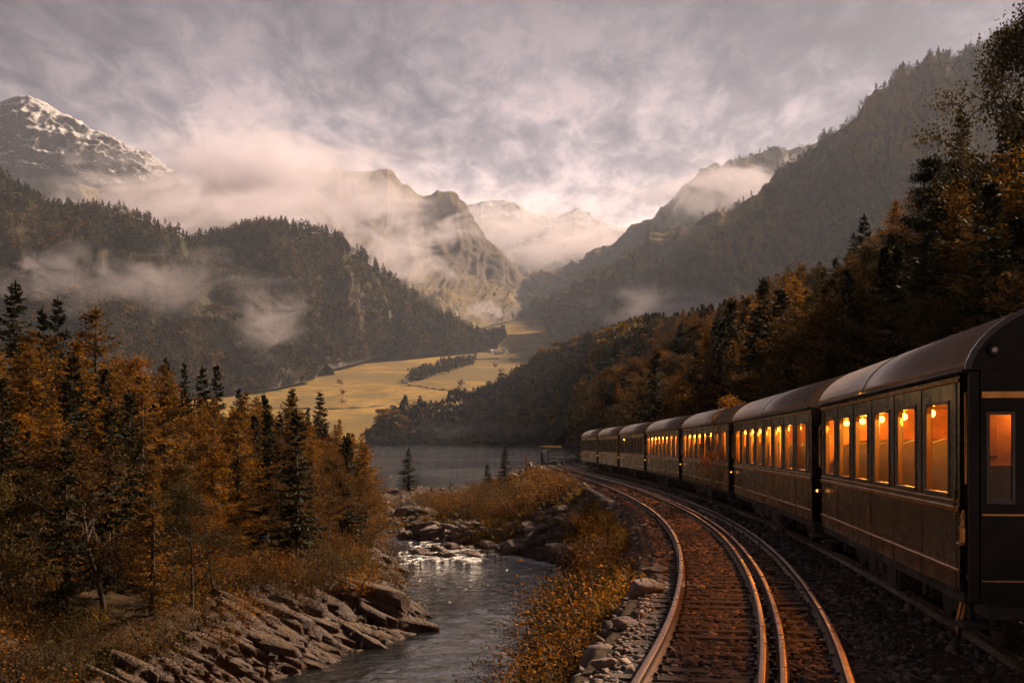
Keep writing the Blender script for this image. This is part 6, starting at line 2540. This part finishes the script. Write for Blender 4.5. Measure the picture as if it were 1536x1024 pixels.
for a in [(747, 2130, 15, 9, 5.5, .3, 'largest pale farmhouse of the hamlet in the middle of the valley'), (756, 2160, 10, 7, 4.5, -.2, 'smaller pale farmhouse just beyond the largest one'),
          (738, 2170, 12, 8, 4.5, .9, 'low pale farmhouse just before the largest one'), (722, 2480, 14, 9, 5, .1, 'pale farmhouse at the foot of the golden slope'),
          (733, 2600, 10, 7, 4.5, .6, 'small pale farmhouse above the hamlet, near the slope'), (747, 2650, 11, 7, 4.5, -.4, 'small pale farmhouse second above the hamlet'),
          (796, 3050, 16, 10, 6, .2, 'pale farmhouse near the valley head under the right mountain'), (804, 3150, 14, 9, 5, .7, 'farthest pale farmhouse at the valley head'),
          (607, 1600, 9, 6, 4, .2, 'tiny pale barn standing by the near end of the copse')]:
    farmhouse(*a)

# dry stone walls across the meadow
M['drystone'] = simple_mat('field_stone', (0.16, 0.13, 0.10), 0.9, noise=0.4, scale=1.0)


def field_wall(p0, p1, label):
    pts = []
    for t in np.linspace(0, 1, 30):
        px, D = p0[0] + (p1[0] - p0[0]) * t, p0[1] + (p1[1] - p0[1]) * t + 12 * math.sin(t * 7)
        x, z = floor_z(px, D)
        pts.append((x, D, z + .3))
    o = MB().tube(pts, [1.0 + .35 * random.Random(i).random() for i in range(30)], 6).build('field_wall', M['drystone'])
    tag(o, label, 'wall')


field_wall((355, 1290), (575, 1310), 'long low field wall across the near meadow, above the dark conifers')
field_wall((600, 1560), (700, 1500), 'low field wall running out from the near end of the copse')
field_wall((690, 2000), (800, 2040), 'low field wall below the hamlet in the valley')

# ------------------------------------------------------------------ mist and haze
UNIT = None


def mist(px, py, D, rx, ry, depth, dens, scale, label, lo=.44, hi=.66, col=(0.90, 0.86, 0.96)):
    global UNIT
    if UNIT is None:
        UNIT = MB().sphere((0, 0, 0), 1.0, 24, 14).mesh('mist')
    me = UNIT.copy()
    me.name = 'mist'
    me.materials.clear()
    me.materials.append(volume_mat('mist', col, dens, 0.25, (scale, lo, hi, px * .013)))
    o = link('mist', me)
    o.location = P(px, py, D)
    o.scale = (rx / F * D, depth, ry / F * D)
    tag(o, label, 'mist', None, 'stuff')
    return o


mist(390, 288, 2900, 500, 150, 420, .013, 160, 'bank of cloud hiding the top of the centre mountain', lo=.41, hi=.66)
mist(585, 372, 2620, 190, 140, 200, .010, 75, 'torn mist hanging on the golden slope')
mist(690, 345, 3050, 130, 60, 130, .008, 70, 'shred of mist crossing the cliff of the centre mountain')
mist(715, 466, 2500, 90, 36, 90, .010, 42, 'small wisp of mist at the foot of the golden slope')
mist(830, 362, 4300, 380, 95, 320, .0085, 150, 'mist lying across the valley head')
mist(1120, 290, 3050, 330, 105, 220, .0095, 105, 'mist caught on the right far mountain')
mist(770, 330, 5500, 330, 60, 300, .0045, 170, 'veil of mist round the far snow peaks', lo=.36, hi=.7)
mist(1010, 466, 1480, 290, 66, 150, .0070, 60, 'low mist at the foot of the right wooded mountain')
mist(170, 418, 1190, 480, 100, 60, .0085, 44, 'thin mist drifting across the left wooded hill')
mist(400, 480, 1300, 150, 110, 50, .010, 34, 'small puff of mist on the left wooded hill')
mist(300, 322, 2400, 430, 120, 260, .0085, 105, 'mist between the snow mountain and the wooded hill')
mist(760, 646, 880, 300, 26, 60, .005, 26, 'light mist on the far end of the lake', lo=.40, hi=.8)
mist(640, 775, 104, 200, 80, 16, .016, 6, 'faint spray above the rapids', lo=.40, hi=.85)

Hm = volume_mat('valley_haze', (0.68, 0.75, 0.93), 0.52e-4, 0.30)
mb = MB().box(-5200, 5200, -120, 9000, -260, 1480)
o = link('haze', mb.mesh('haze', Hm))
tag(o, 'thin warm haze filling the valley', 'haze', None, 'stuff')
